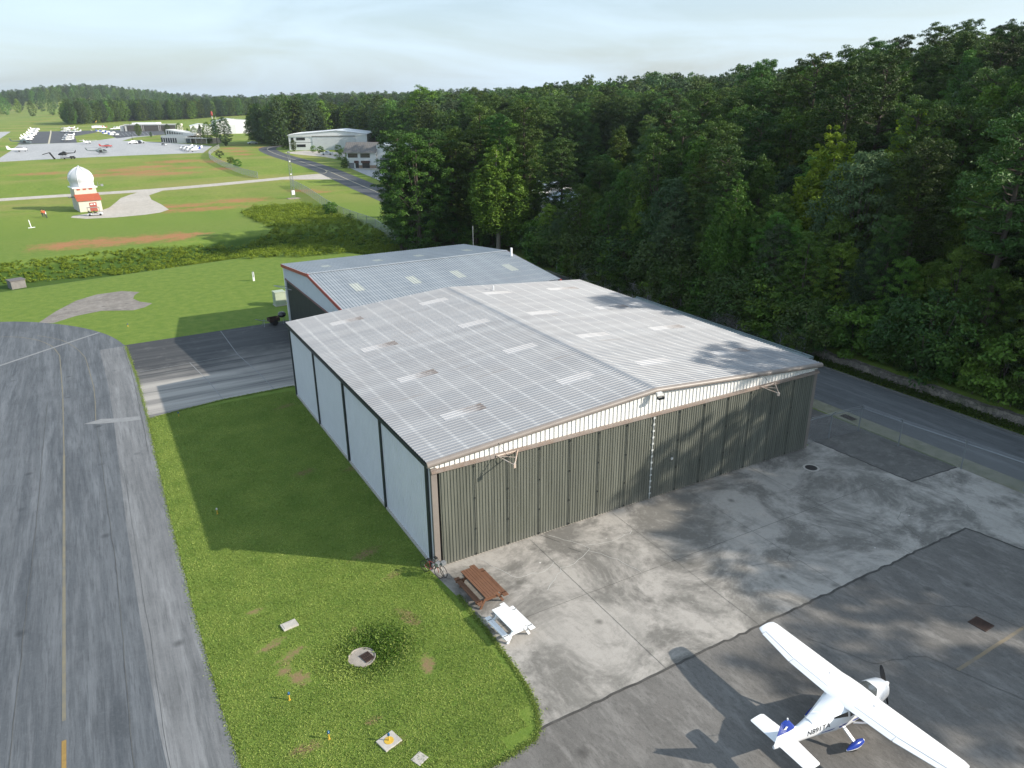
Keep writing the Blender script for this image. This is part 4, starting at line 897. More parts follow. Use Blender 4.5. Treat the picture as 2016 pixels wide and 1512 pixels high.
# glazing
mb=MB(); xs=[2.16,2.0,1.85,1.7,1.5,1.3,1.05]
mb.loft([ringat(x,1.012,14,R(24)+R(40)*max(0,(x-1.7)/.46),R(156)-R(40)*max(0,(x-1.7)/.46),False) for x in xs],cap=False,close=False); mb.build('windshield',mat('smoked_windshield',(.10,.11,.115),.06,var=.2,scale=3,spec=.9,coat=.6),PL,smooth=60)
for sg in (-1,1):
    mb=MB(); a0,a1=(R(8),R(52)) if sg>0 else (R(128),R(172))
    mb.loft([ringat(x,1.012,6,a0,a1,False) for x in (1.2,.9,.5,.1)],cap=False,close=False); mb.build('side_window',glass,PL,smooth=60)
    mb=MB(); b0,b1=(R(12),R(44)) if sg>0 else (R(136),R(168))
    mb.loft([ringat(x,1.012,6,b0+(R(10)*(i>2)),b1-R(6)*i,False) for i,x in enumerate((-.02,-.25,-.5,-.72))],cap=False,close=False); mb.build('rear_window',glass,PL,smooth=60)
    mb=MB(); c0=R(-14) if sg>0 else R(194)
    mb.loft([ringat(x,1.012,2,c0-sg*w/2,c0+sg*w/2,False) for x,w in ((1.4,.02),(.6,.14),(-.3,.18),(-1.3,.04))],cap=False,close=False); mb.build('side_stripe',blue,PL)
# tail
mb=MB(); mb.loft([foil(-2.62,y,1.22,c,.09) if False else foil(x,y,1.22,c,.09) for y,x,c in ((-1.42,-2.74,.62),(-1.36,-2.66,.74),(-.1,-2.55,.84),(.1,-2.55,.84),(1.36,-2.66,.74),(1.42,-2.74,.62))]); mb.build('stabilator',gloss,PL,smooth=40)
for sg in (-1,1):
    mb=MB(); mb.beam((-3.14,.2*sg,1.245),(-3.14,1.3*sg,1.245),.014,.008); mb.build('trim_gap',gap,PL)
def fin(z0,z1,xl0,xl1,xt0,xt1,m,name):
    mb=MB(); r=[]
    for z,xl,xt,th in ((z0,xl0,xt0,.05),(z1,xl1,xt1,.03)):
        r.append([(xl,0,z),(xl-.12,th,z),((xl+xt)/2,th*1.1,z),(xt,.006,z),(xt,-.006,z),((xl+xt)/2,-th*1.1,z),(xl-.12,-th,z)])
    mb.loft(r); return mb.build(name,m,PL,smooth=40)
fin(1.3,1.72,-1.95,-2.52,-3.62,-3.52,gloss,'fin'); tt=fin(1.722,2.32,-2.52,-3.0,-3.52,-3.40,blue,'fin_tip')
mb=MB()
for sg in (-1,1):
    mb.add([(-3.15+a*.13,sg*.062,2.0+b*.1) for a,b in ((0,1),(.45,.5),(1,.2),(.5,-.3),(.2,-1),(-.4,-.4),(-.9,-.1),(-.4,.4))],[tuple(range(8))])
mb.build('fin_emblem',white,tt)
mb=MB(); mb.tube([(-3.05,0,2.32),(-3.05,0,2.40)],.03,8); mb.build('beacon',white,PL)
# undercarriage
def pant(x,y,name):
    mb=MB(); rr=[]
    for q,w,h in ((.52,.02,.03),(.42,.09,.11),(.2,.135,.17),(-.05,.14,.18),(-.3,.10,.13),(-.55,.03,.04)):
        rr.append([(x+q,y+w*math.cos(a),.30+h*math.sin(a)) for a in [2*math.pi*k/12 for k in range(12)]])
    mb.loft(rr,0); o=mb.build(name,white,PL,smooth=60)
    mb=MB(); mb.loft([[(p[0],y+(p[1]-y)*1.03,.30+(p[2]-.30)*1.03) for p in r[0:7]] for r in rr[1:]],cap=False,close=False); mb.build('pant_stripe',blue,o,smooth=60)
    mb=MB(); mb.lathe([(.06,-.06),(.15,-.055),(.18,-.03),(.18,.03),(.15,.055),(.06,.06)],(0,0,0),20); mb.xform(Matrix.Translation((x,y,.18))@Matrix.Rotation(R(90),4,'X')); mb.build('tyre',black,o,smooth=50)
for sg in (-1,1):
    pant(.1,1.02*sg,'wheel_pant'); mb=MB(); mb.beam((.0,.42*sg,.80),(.08,1.02*sg,.38),.14,.05); mb.build('gear_leg',gloss,PL)
pant(2.25,0,'wheel_pant'); mb=MB(); mb.tube([(2.35,0,.75),(2.28,0,.4)],.045,8); mb.build('gear_leg',gloss,PL)
mb=MB(); mb.tube([(-1.1,0,1.72),(-1.55,0,1.98)],.012,5); mb.build('antenna',white,PL)
# registration, wrapped on the hull
def text_mesh(s_,size,shear=0):
    cu=bpy.data.curves.new('t','FONT'); cu.body=s_; cu.size=size; cu.shear=shear; cu.space_character=1.05; cu.resolution_u=4
    o=bpy.data.objects.new('t',cu); COL.objects.link(o); dg=bpy.context.evaluated_depsgraph_get(); dg.update()
    me=bpy.data.meshes.new_from_object(o.evaluated_get(dg)); bpy.data.objects.remove(o); return me
for sg in (-1,1):
    tm=text_mesh('N891TA',.36,.12); bm=bmesh.new(); bm.from_mesh(tm)
    xsT=[v.co.x for v in bm.verts]; w_=max(xsT)
    bmesh.ops.subdivide_edges(bm,edges=[e for e in bm.edges if e.calc_length()>.12],cuts=2)
    for v in bm.verts:
        u=v.co.x*1.12/w_; x=(-2.05+u) if sg<0 else (-.93-u); z=1.20+v.co.y*.86+(x+2.05)*.05
        zc,hw,hh=hull(x); k=min(.98,abs((z-zc)/hh)); v.co=(x,sg*(hw*(1-k**2.5)**(1/2.5)+.012),z)
    bm.to_mesh(tm); bm.free(); tm.name='registration'; tm.materials.append(black); link('registration',tm,PL)
# ---------------------------------------------------------------- picnic tables
def picnic(name,loc,rz,L_,Wd,m,mdark,label):
    e=empty(name,loc,rz,label,'picnic table'); e['group']='picnic tables on the concrete'
    nb=6; bw=Wd/nb; hz=.76
    mb=MB()
    rj=random.Random(int(L_*100))
    tp=None
    for i in range(nb):
        off=(-.0,.0,.0,.0,.16,.16)[i]*-1 if i>=4 else 0
        mb.box(-L_/2+off,L_/2+off,-Wd/2+i*bw+.008,-Wd/2+(i+1)*bw-.008,hz-.045,hz)
    mb.build('tabletop',m,e)
    for sg in (-1,1):
        mb=MB(); y=sg*(Wd/2+.28)
        mb.box(-L_/2,L_/2,y-.15,y-.005,.42,.46); mb.box(-L_/2,L_/2,y+.005,y+.15,.42,.46); mb.build('bench',m,e)
        mb=MB(); x=sg*(L_/2-.28)
        mb.beam((x,-Wd/2-.45,.40),(x,Wd/2+.45,.40),.05,.12); mb.build('crossbar',m,e)
        for s2_ in (-1,1):
            mb=MB(); mb.beam((x+.05,s2_*.28,hz-.06),(x+.05,s2_*(Wd/2+.22),0.0),.05,.13); mb.build('leg',m,e)
        mb=MB(); mb.beam((x,-Wd/2+.05,hz-.09),(x,Wd/2-.05,hz-.09),.05,.09); mb.build('brace',m,e)
    return e
wood=mat('stained_wood',(.175,.085,.048),.6,var=.2,scale=2,c2=(.115,.055,.032))
picnic('picnic_table',(1.18,-3.42,.012),R(-87.5)+R(0),2.75,.95,wood,wood,'reddish brown wooden picnic table nearer the hangar corner')
picnic('picnic_table',(1.08,-6.75,.012),R(-86),2.0,.85,white,white,'white painted picnic table on the concrete edge by the grass')
# ---------------------------------------------------------------- bicycles against the hangar corner
def bicycle(loc,rz,m,label):
    e=empty('bicycle',loc,rz,label,'bicycle'); 
    for x in (-.52,.52):
        mb=MB(); n=24; rings=[]
        for k in range(n+1):
            a=2*math.pi*k/n; rings.append((x+.33*math.cos(a),0,.34+.33*math.sin(a)))
        mb.tube(rings,.02,6,cap=False); w=mb.build('wheel',black,e,smooth=60)
        mb=MB()
        for k in range(8):
            a=math.pi*k/4; mb.beam((x,0,.34),(x+.31*math.cos(a),0,.34+.31*math.sin(a)),.006,.006)
        mb.build('spokes',steel,w)
    mb=MB(); B=(-.05,0,.30);S_=(-.18,0,.82);H=(.36,0,.86);F=(.52,0,.34);Bk=(-.52,0,.34)
    for a,b in ((B,S_),(S_,H),(B,H),(H,F),(B,Bk),(S_,Bk)): mb.tube([a,b],.018,6)
    mb.build('frame',m,e,smooth=60)
    mb=MB(); mb.tube([(.3,-.28,.98),(.37,-.1,1.0),(.37,.1,1.0),(.3,.28,.98)],.014,6); mb.tube([(.36,0,.86),(.36,0,1.0)],.014,6); mb.build('handlebar',black,e)
    mb=MB(); mb.box(-.32,-.06,-.07,.07,.88,.93); mb.tube([S_,(-.2,0,.9)],.014,6); mb.build('saddle',black,e)
    mb=MB(); mb.box(.4,.62,-.14,.14,.80,1.0); mb.build('basket',steel,e)
bicycle((-.05,-.62,.03),R(-78),steel,'grey bicycle with wire basket leaning at the near corner of the large hangar')
bicycle((-.42,-.58,.03),R(-66),red,'dark red bicycle leaning on the grass side of the hangar corner')
# ---------------------------------------------------------------- small things in the lawn
lens=mat('blue_lens',(.01,.09,.22),.15,spec=.8)
def edge_light(px,py,label,stakecol=yellow,top=lens,z=None,h=.32):
    p=at(px,py); e=empty('edge_light',(p.x,p.y,float(hgt(p.x,p.y))),0,label,'light'); e['group']='edge lights along the taxiway'
    mb=MB(); mb.lathe([(.06,0),(.06,.02),(.03,.03),(.028,h)],(0,0,0),10); mb.build('post',stakecol,e,smooth=50)
    mb=MB(); mb.lathe([(.055,h),(.062,h+.03),(.05,h+.10),(.02,h+.13),(.0,h+.135)],(0,0,0),12); mb.build('lens',top,e,smooth=50)
edge_light(570,1378,'blue topped yellow edge light in the grass below the bare patches')
edge_light(648,1455,'blue topped yellow edge light in the grass left of the slab with the yellow disc')
edge_light(428,1012,'pale topped edge light in the shaded grass near the taxiway',top=mat('pale_lens',(.55,.55,.53),.3))
edge_light(352,819,'short edge light at the grass corner beside the streaked ramp',h=.25)
edge_light(252,643,'short edge light in the sunlit lawn right of the taxiway bend',h=.25)
edge_light(580,356+40,'edge light beside the lattice mast',h=.3)
edge_light(720,386,'edge light in the grass strip beside the dark road',h=.3)
def slab(px,py,w,d,rz,label,h=.06):
    p=at(px,py); e=empty('concrete_slab',(p.x,p.y,float(hgt(p.x,p.y))),rz,label,'slab'); mb=MB(); mb.box(-w/2,w/2,-d/2,d/2,-.1,h); mb.build('slab',concrete_small,e,bevel=.012); return e
e=slab(570,1232,.78,.55,R(8),'pale hatch slab in the lawn near the bare patches',.09)
mb=MB(); mb.box(-.3,.3,-.2,.2,.09,.105); mb.build('lid',concrete_small,e)
e=slab(766,1460,.82,.72,R(16),'light concrete slab with a yellow disc in the lawn')
mb=MB(); mb.lathe([(.2,.06),(.2,.075),(.04,.08)],(0,0,0),20); mb.build('disc',yellow,e)
mb=MB(); mb.lathe([(.03,.08),(.028,.34)],(0,0,0),8); mb.build('post',yellow,e); mb=MB(); mb.lathe([(.055,.34),(.06,.38),(.04,.45),(0,.47)],(0,0,0),10); mb.build('lens',lens,e)
slab(826,1494,.52,.5,R(24),'smallest concrete slab in the lawn at the bottom of the photo',.03)
# storm drain
e=empty('storm_drain',(drain.x,drain.y,float(hgt(drain.x,drain.y))),R(15),'round concrete storm drain with rusty grate sunk in the weeds','drain')
mb=MB(); mb.lathe([(.02,.06),(.60,.06),(.62,.10),(.66,.10),(.66,-.3)],(0,0,.02),28); mb.build('collar',mat('old_concrete',(.36,.32,.28),.9,var=.2,scale=4),e,smooth=40)
mb=MB(); mb.box(-.05,.42,-.45,.1,.07,.088); mb.build('pit',black,e)
mb=MB()
for k in range(9): mb.box(-.05+k*.055,-.022+k*.055,-.45,.1,.09,.125)
mb.box(-.07,.44,-.47,-.45,.085,.13); mb.box(-.07,.44,.1,.12,.085,.13); mb.box(-.07,.44,-.19,-.17,.09,.127); mb.build('grate',rust,e)
p=at(1597,921); e=empty('manhole',(p.x,p.y,.012),0,'round dark manhole cover in the concrete near the door end','manhole')
mb=MB(); mb.lathe([(.02,.012),(.40,.012),(.42,.004)],(0,0,0),28); mb.build('cover',mat('manhole_iron',(.028,.024,.024),.6,var=.2,scale=6),e); mb=MB(); mb.lathe([(.43,.002),(.56,.003),(.57,0)],(0,0,0),28); mb.build('ring',concrete_small,e)
p=at(1931,1229); e=empty('drain_grate',(p.x,p.y,.008),R(2),'square rusty drain grate in the asphalt apron','drain')
mb=MB(); mb.box(-.36,.36,-.40,.40,0,.008); mb.build('pit',black,e)
mb=MB()
for k in range(12): mb.box(-.36+k*.062,-.325+k*.062,-.40,.40,.009,.03)
mb.box(-.40,.40,.40,.44,0,.032); mb.box(-.40,.40,-.44,-.40,0,.032); mb.box(-.40,-.36,-.40,.40,0,.032); mb.box(.385,.42,-.40,.40,0,.032); mb.build('grate',rust,e)
p=at(1697,858); e=empty('drain_grate',(38.0,1.9,.023),0,'dark kerb drain grate in the mossy concrete strip by the fence','drain')
mb=MB(); mb.box(-.35,.35,-.6,.6,0,.006); mb.build('pit',black,e)
mb=MB()
for k in range(10): mb.box(-.35,.35,-.6+k*.12,-.54+k*.12,.008,.02)
mb.build('grate',rust,e)
p=at(500,553); e=empty('marker_post',(p.x,p.y,0),0,'white marker post with dark cap standing on the far lawn','post')
mb=MB(); mb.box(-.13,.13,-.08,.08,0,1.3); mb.build('post',white,e); mb=MB(); mb.box(-.05,.05,-.11,-.08,.55,1.45); mb.build('plate',steel,e)
p=at(28,541); e=empty('drain_headwall',(p.x,p.y,float(hgt(p.x,p.y))-.3),R(20),'grey concrete headwall half hidden in the ditch brush','headwall')
mb=MB(); mb.box(-1.0,1.0,-.9,.9,0,1.5); mb.build('wall',mat('headwall_concrete',(.24,.23,.22),.9,var=.2),e,bevel=.03); mb=MB(); mb.box(-1.1,1.1,-1.0,1.0,1.5,1.62); mb.build('lid',mat('headwall_lid',(.15,.14,.14),.9),e)
# things by the second hangar
p=at(553,600); e=empty('utility_cabinet',(p.x,p.y,0),R(4),'pale green electrical cabinet beside the second hangar','cabinet')
cabm=mat('cabinet_green',(.40,.45,.34),.45,var=.1); mb=MB(); mb.box(-.75,.55,-.6,.6,.1,1.75); mb.build('body',cabm,e,bevel=.02)
mb=MB(); mb.box(-.8,.6,-.65,.65,1.75,1.84); mb.build('roof',cabm,e); mb=MB(); mb.box(-.85,.65,-.7,.7,-.1,.1); mb.build('plinth',concrete_small,e)
mb=MB(); mb.box(.55,.95,-.4,.4,.3,1.6); mb.build('meter_box',mat('meter_grey',(.30,.32,.30),.4),e)
for yy in (-.3,.3):
    mb=MB(); mb.box(-.775,-.75,yy-.27,yy+.27,.2,1.65); d_=mb.build('door',cabm,e); mb=MB(); mb.box(-.80,-.775,yy+.2,yy+.24,.85,1.0); mb.build('handle',black,d_)
p=at(557,636); e=empty('barbecue',(p.x,p.y,.01),R(30),'black kettle barbecue on legs beside the second hangar','barbecue')
mb=MB(); mb.lathe([(.02,.72),(.25,.75),(.42,.88),(.47,1.02),(.47,1.05)],(0,0,0),20); mb.build('bowl',black,e,smooth=50)
mb=MB(); mb.lathe([(.48,1.05),(.44,1.22),(.28,1.36),(.05,1.42),(0,1.42)],(0,0,0),20); mb.build('lid',mat('enamel_black',(.02,.022,.024),.15,spec=.7),e,smooth=50)
for k in range(3):
    a=2.1*k; mb=MB(); mb.tube([(.2*math.cos(a),.2*math.sin(a),.78),(.42*math.cos(a),.42*math.sin(a),0)],.025,6); mb.build('leg',steel,e)
p=at(533,640); e=empty('yard_trailer',(p.x,p.y,.01),R(8),'rusty two-wheeled trailer with frame and brown tub on the ramp edge','trailer')
mb=MB(); mb.box(-.2,1.0,-.5,.5,.45,.5); mb.box(-.2,1.0,-.5,-.46,.5,.85); mb.box(-.2,1.0,.46,.5,.5,.85); mb.box(.96,1.0,-.5,.5,.5,.85); mb.box(-.2,-.16,-.5,.5,.5,.85); mb.build('tub',rust,e)
mb=MB(); mb.tube([(-.2,0,.5),(-1.1,0,.75),(-1.7,0,1.0)],.04,6); mb.tube([(-.9,-.4,0),(-.7,0,.85),(-.9,.4,0)],.03,6); mb.build('drawbar',steel,e)
for sg in (-1,1):
    mb=MB(); mb.lathe([(.05,-.07),(.30,-.06),(.33,0),(.30,.06),(.05,.07)],(0,0,0),18); mb.xform(Matrix.Translation((.4,.6*sg,.33))@Matrix.Rotation(R(90),4,'X')); mb.build('wheel',black,e)
mb=MB(); mb.beam((.9,.1,.6),(1.3,.3,1.0),.05,.3); mb.build('plank',wood,e)
# ---------------------------------------------------------------- stone retaining wall
e=empty('stone_wall',(47.9,20,0),0,'low rough stone retaining wall between road verge and wood','wall')
m=bpy.data.materials.new('rubble_stone'); t=NT(m); v=t.coord(); vo=t.n('ShaderNodeTexVoronoi'); vo.inputs['Scale'].default_value=3.2; t.l(v,vo.inputs[0])
vd=t.n('ShaderNodeTexVoronoi',feature='DISTANCE_TO_EDGE'); vd.inputs['Scale'].default_value=3.2; t.l(v,vd.inputs[0])
k=t.mix(t.sep(vo.outputs['Color'])[0],(.24,.21,.175),(.13,.12,.105)); k=t.mix(t.ramp(vd.outputs[0],.05,.0),k,(.05,.045,.04)); k=t.mix(t.math('MULTIPLY',t.ramp(t.noise(v,.5,5,.7),.5,.65),.8),k,(.06,.075,.035)); t.base(k); t.p.inputs['Roughness'].default_value=.95; t.bump(vd.outputs[0],.8,.1)
mb=MB(); ys=np.arange(-60,17,.3); vs=[]; fs=[]
for i,y in enumerate(ys):
    h=.85+.22*mnoise.noise((y*.5,3,0))+.08*mnoise.noise((y*2.5,7,0)); o1=.10*mnoise.noise((y*1.7,0,5)); o2=.10*mnoise.noise((y*1.9,9,2))
    vs+=[(o2,y,-.2),(.05+o2,y,h*.5),(.10+o1,y,h),(.75+o1,y,h+.05*mnoise.noise((y,4,4))),(.8,y,-.2)]
for i in range(len(ys)-1):
    for j in range(4): a=i*5+j; fs.append((a,a+1,a+6,a+5))
mb.add(vs,fs); mb.build('stonework',m,e)
# ---------------------------------------------------------------- chain-link fences
m=bpy.data.materials.new('chain_link'); t=NT(m); t.p.inputs['Base Color'].default_value=(.42,.44,.46,1); t.p.inputs['Metallic'].default_value=.5; t.p.inputs['Roughness'].default_value=.45
uvn=t.n('ShaderNodeTexCoord'); sx=t.sep(uvn.outputs['UV'])
a=t.math('ABSOLUTE',t.math('SUBTRACT',t.math('FRACT',t.math('MULTIPLY',t.math('ADD',sx[0],sx[1]),12)),.5)); b=t.math('ABSOLUTE',t.math('SUBTRACT',t.math('FRACT',t.math('MULTIPLY',t.math('SUBTRACT',sx[0],sx[1]),12)),.5))
oi=t.n('ShaderNodeObjectInfo'); al=t.math('LESS_THAN',t.math('MINIMUM',a,b),t.math('MULTIPLY',oi.outputs['Alpha'],.1)); t.l(al,t.p.inputs['Alpha']); link_m=m
def chain_fence(name,pts,h,step,label,arms=True,thick=1.0,ends=()):
    base=Vector((pts[0][0],pts[0][1],0)); e=empty(name,base,0,label,'fence'); P=[Vector((p[0],p[1],0))-base for p in pts]
    gz=lambda p:float(hgt(p.x+base.x,p.y+base.y))
    posts=[]; 
    for a,b in zip(P[:-1],P[1:]):
        n=max(1,round((b-a).length/step)); posts+=[a+(b-a)*k/n for k in range(n)]
    posts.append(P[-1]); r0=(.052 if thick==1.0 else .035*thick)
    vs=[];fs=[];uv=[];u=0
    for i,p in enumerate(posts):
        z=gz(p); d=(posts[min(i+1,len(posts)-1)]-posts[max(i-1,0)]).normalized(); nrm=Vector((d.y,-d.x,0))
        mb=MB(); mb.tube([(p.x,p.y,z-.1),(p.x,p.y,z+h)],r0,6)
        if arms: mb.tube([(p.x,p.y,z+h),(p.x+nrm.x*.3,p.y+nrm.y*.3,z+h+.35)],r0*.7,5)
        mb.build('post',steel,e)
        if i: u+=(p-posts[i-1]).length
        vs+=[(p.x,p.y,z+.03),(p.x,p.y,z+h)]; uv+=[(u,0),(u,h)]
    mb=MB(); mb.add(vs,[(2*i,2*i+2,2*i+3,2*i+1) for i in range(len(posts)-1)]); o=mb.build('mesh',link_m,e); o.color=(1,1,1,.5 if thick<1.2 else 1.3)
    l=o.data.uv_layers.new(); 
    for lp in o.data.loops: l.data[lp.index].uv=uv[lp.vertex_index]
    mb=MB(); mb.tube([(p.x,p.y,gz(p)+h) for p in posts],r0*.65,5); mb.build('top_rail',steel,e)
    if arms:
        for q in (.12,.24,.35):
            mb=MB(); L2=[]
            for i,p in enumerate(posts):
                d=(posts[min(i+1,len(posts)-1)]-posts[max(i-1,0)]).normalized(); L2.append((p.x+d.y*.3*q/.35,p.y-d.x*.3*q/.35,gz(p)+h+q))
            mb.tube(L2,.008*thick,4); mb.build('barbed_wire',steel,e)
    return e
chain_fence('chain_link_fence',[(30.9,.25),(33.3,.1),(36.4,-.2),(36.6,-3.5),(37.1,-8),(37.5,-12),(37.9,-40)],2.0,3.05,'chain-link fence with barbed wire arms between concrete apron and right road')
chain_fence('chain_link_fence',[(46.9,14),(46.9,60)],2.0,3.05,'chain-link fence in shade along the foot of the wood behind the hangar',True)
q=lambda L_:[(p.x,p.y) for p in smooth_line([at(*a) for a in L_],3)]
chain_fence('chain_link_fence',q([(573,366),(600,380),(625,397),(655,417),(690,433),(740,450),(790,468),(815,478)]),2.1,3.2,'chain-link fence running down past the lattice mast along the brush',False,1.5)
chain_fence('chain_link_fence',q([(432,292),(420,299),(412,310),(430,323),(455,334),(480,344),(508,351)]),2.1,3.2,'curving chain-link fence on the bank left of the dark road',False,2.0)
# ---------------------------------------------------------------- the airfield beyond
def frame(name,pL,pR,label,cat='building',z=0):
    a=at(*pL);b=at(*pR); d=b-a; e=empty(name,(a.x,a.y,z),math.atan2(d.y,d.x),label,cat); return e,d.length
def panel(e,nm,m,*bx):
    mb=MB(); mb.box(*bx); return mb.build(nm,m,e)
wallw=mat('white_metal_wall',(.70,.71,.71),.5,var=.05); dkwin=mat('window_dark',(.03,.03,.035),.15,spec=.7)
roofg=mat('grey_metal_roof',(.15,.14,.132),.5,0,.08); roofw=mat('white_metal_roof',(.80,.81,.82),.45,var=.06); awn=mat('brown_awning',(.085,.045,.035),.8); brick=mat('tan_brick',(.34,.25,.18),.9,var=.15)
greyw=mat('grey_white_wall',(.55,.57,.59),.5,var=.06)
# observatory
e,w=frame('observatory',(158.5,418),(202.5,414.2),'small observatory with white ribbed dome and red lean-to roof in the field')
stucco=mat('stucco',(.56,.53,.46),.8,var=.08); redroof=mat('red_tile_roof',(.42,.10,.05),.5,var=.12); dome_m=mat('dome_white',(.56,.58,.61),.3,var=.04)
panel(e,'wall',stucco,0,w,0,3.2,-.2,2.9)
panel(e,'tower',stucco,.05,w-.05,2.6,8.2,-.2,5.9)
mb=MB(); ribbed((-.25,-.3,2.85),((w+.5)/16,0,0),16,(0,3.0,1.55),(0,-.4,.9),RIB,mb); mb.build('roof',redroof,e)
mb=MB(); mb.box(-.3,w+.3,2.45,8.4,5.9,6.15); mb.build('cornice',white,e)
mb=MB()
for k in range(3): 
    mb=MB(); mb.box(w*(.2+.27*k)-.35,w*(.2+.27*k)+.35,2.52,2.6,5.45,5.8); mb.build('vent',redroof,e)
panel(e,'door',mat('door_red',(.36,.09,.07),.5),w*.46,w*.78,-.06,0,-.1,2.3)
panel(e,'sign',white,w*.5,w*.6,-.10,-.061,1.7,2.0); panel(e,'sign',white,w*.65,w*.72,-.10,-.061,1.7,2.05)
panel(e,'awning',roofg,-1.3,-.02,3.0,4.4,3.6,3.75)
dm=MB(); n=64; rings=[]
for r_,z in ((2.55,6.15),(2.55,6.9),(2.53,7.3),(2.68,7.7),(2.77,8.2),(2.70,8.8),(2.48,9.4),(2.05,10.05),(1.45,10.55),(.85,10.95),(.35,11.2),(.05,11.25)):
    rings.append([(w/2+r_*(1-.035*abs(math.sin(4*2*math.pi*k/n))**.6*0+.03*abs(math.sin(4*2*math.pi*k/n/1)))*math.cos(2*math.pi*k/n),5.4+r_*(1+.03*abs(math.sin(4*2*math.pi*k/n)))*math.sin(2*math.pi*k/n),z) for k in range(n)])
dm.loft(rings); d_=dm.build('dome',dome_m,e,smooth=45)
for k in range(8):
    a=2*math.pi*k/8+.35; mb=MB(); mb.tube([(w/2+r_*math.cos(a),5.4+r_*math.sin(a),z) for r_,z in ((2.6,6.15),(2.6,7.3),(2.84,8.2),(2.77,8.8),(2.54,9.45),(2.1,10.13),(1.48,10.65),(.85,11.05),(.2,11.3))],.10,5); mb.build('dome_rib',dome_m,d_)
mb=MB(); mb.tube([(w/2,5.4,11.2),(w/2,5.4,11.6)],.18,8); mb.build('finial',dome_m,d_)
mb=MB(); mb.tube([(w+.1,4,6.1),(w+1.6,4,6.3)],.05,5); mb.tube([(w+.8,4,6.2),(w+.8,4,7.2)],.04,5); mb.box(w+1.4,w+1.9,3.7,4.2,6.0,6.5); mb.build('instrument_arm',steel,e)
e.scale=(1,1,.89)
def wheels(e,xs,y,r,nm='wheel'):
    for x in xs:
        for sg in (-1,1):
            mb=MB(); mb.lathe([(.05,-.1),(r*.9,-.09),(r,-.05),(r,.05),(r*.9,.09),(.05,.1)],(0,0,0),14); mb.xform(Matrix.Translation((x,y*sg,r))@Matrix.Rotation(R(90),4,'X')); mb.build(nm,black,e,smooth=50)
def golf_cart(px,py,rz,label):
    p=at(px,py); e=empty('golf_cart',(p.x,p.y,.015),rz,label,'golf cart')
    mb=MB(); mb.loft([[(x,y,z) for y,z in ((-.58,.25),(.58,.25),(.58,h),(-.58,h))] for x,h in ((-1.5,.55),(-.6,.6),(-.5,.38),(.75,.38),(.9,.75),(1.45,.62),(1.6,.4))]); mb.build('body',mat('cart_white',(.62,.65,.68),.3),e)
    for x in (-.9,.15):
        mb=MB(); mb.box(x-.25,x+.25,-.52,.52,.62,.75); mb.box(x-.32,x-.22,-.52,.52,.75,1.15); mb.build('seat',black,e)
    mb=MB(); mb.box(-1.5,1.15,-.62,.62,1.84,1.9); mb.build('roof',mat('cart_roof',(.28,.26,.23),.5),e)
    for x in (-1.4,1.05):
        for y in (-.55,.55): mb=MB(); mb.tube([(x,y,.5),(x*.97,y,1.85)],.025,5); mb.build('roof_post',black,e)
    wheels(e,(-1.05,1.15),.55,.24)
golf_cart(188,424.5,R(-8),'white roofed golf cart parked in front of the observatory')
def person(px,py,rz,h,top,label):
    p=at(px,py); e=empty('person',(p.x,p.y,0),rz,label,'person'); e['group']='people by the observatory'
    # joints: pelvis first, then trunk, head, legs, arms; skinned into one body
    J=[(0,0,.95),(0,0,1.2),(0,0,1.42),(0,0,1.52),(0,.02,1.66),(0,.02,1.76),(-.1,0,.92),(-.11,.05,.5),(-.12,-.02,.06),(-.12,.14,.03),(.1,0,.92),(.12,-.08,.5),(.13,-.16,.06),(.13,0,.03),(-.19,0,1.40),(-.25,.02,1.12),(-.24,.14,.88),(-.24,.2,.80),(.19,0,1.40),(.26,.0,1.12),(.25,.12,.90),(.25,.18,.81)]
    E=[(0,1),(1,2),(2,3),(3,4),(4,5),(0,6),(6,7),(7,8),(8,9),(0,10),(10,11),(11,12),(12,13),(2,14),(14,15),(15,16),(16,17),(2,18),(18,19),(19,20),(20,21)]
    rad=[.15,.14,.15,.06,.10,.07,.10,.065,.045,.04,.10,.065,.045,.04,.065,.045,.035,.04,.065,.045,.035,.04]
    me=bpy.data.meshes.new('body'); me.from_pydata([tuple(c*h/1.76 for c in j) for j in J],E,[]); o=link('body',me,e)
    sk=o.modifiers.new('skin','SKIN'); 
    for i,r_ in enumerate(rad): me.skin_vertices[0].data[i].radius=(r_,r_*.8 if i<3 else r_)
    me.skin_vertices[0].data[0].use_root=True
    ss=o.modifiers.new('sub','SUBSURF'); ss.levels=ss.render_levels=1
    m=bpy.data.materials.new('clothed_body'); t=NT(m); z=t.sep(t.coord())[2]; k=t.mix(t.math('GREATER_THAN',z,.95*h/1.76),(.05,.055,.07),top); k=t.mix(t.math('GREATER_THAN',z,1.47*h/1.76),k,(.42,.26,.18)); t.base(k); t.p.inputs['Roughness'].default_value=.85; me.materials.append(m)
    mb=MB(); mb.lathe([(.115,-.02),(.118,.05),(.09,.11),(.02,.14)],(0,.0,1.68*h/1.76),10); mb.build('hair',mat('dark_hair',(.03,.02,.015),.7),e,smooth=60)
    return e
person(84.5,427,R(150),1.75,(.70,.22,.07),'person in an orange shirt standing on the grass left of the observatory')
person(89.5,428,R(200),1.78,(.62,.10,.06),'person in a red top beside the one in orange')
person(92,429.5,R(90),1.7,(.68,.68,.68),'person in pale clothes at the right of the small group on the grass')
p=at(62,449); e=empty('bent_pipe',(p.x,p.y,0),0,'white pipe standing askew on the grass below the group of people','pipe'); mb=MB(); mb.tube([(0,0,0),(-.2,0,1.7)],.09,8); mb.tube([(-.6,0,.05),(.7,0,.12)],.08,8); mb.build('pipe',white,e)
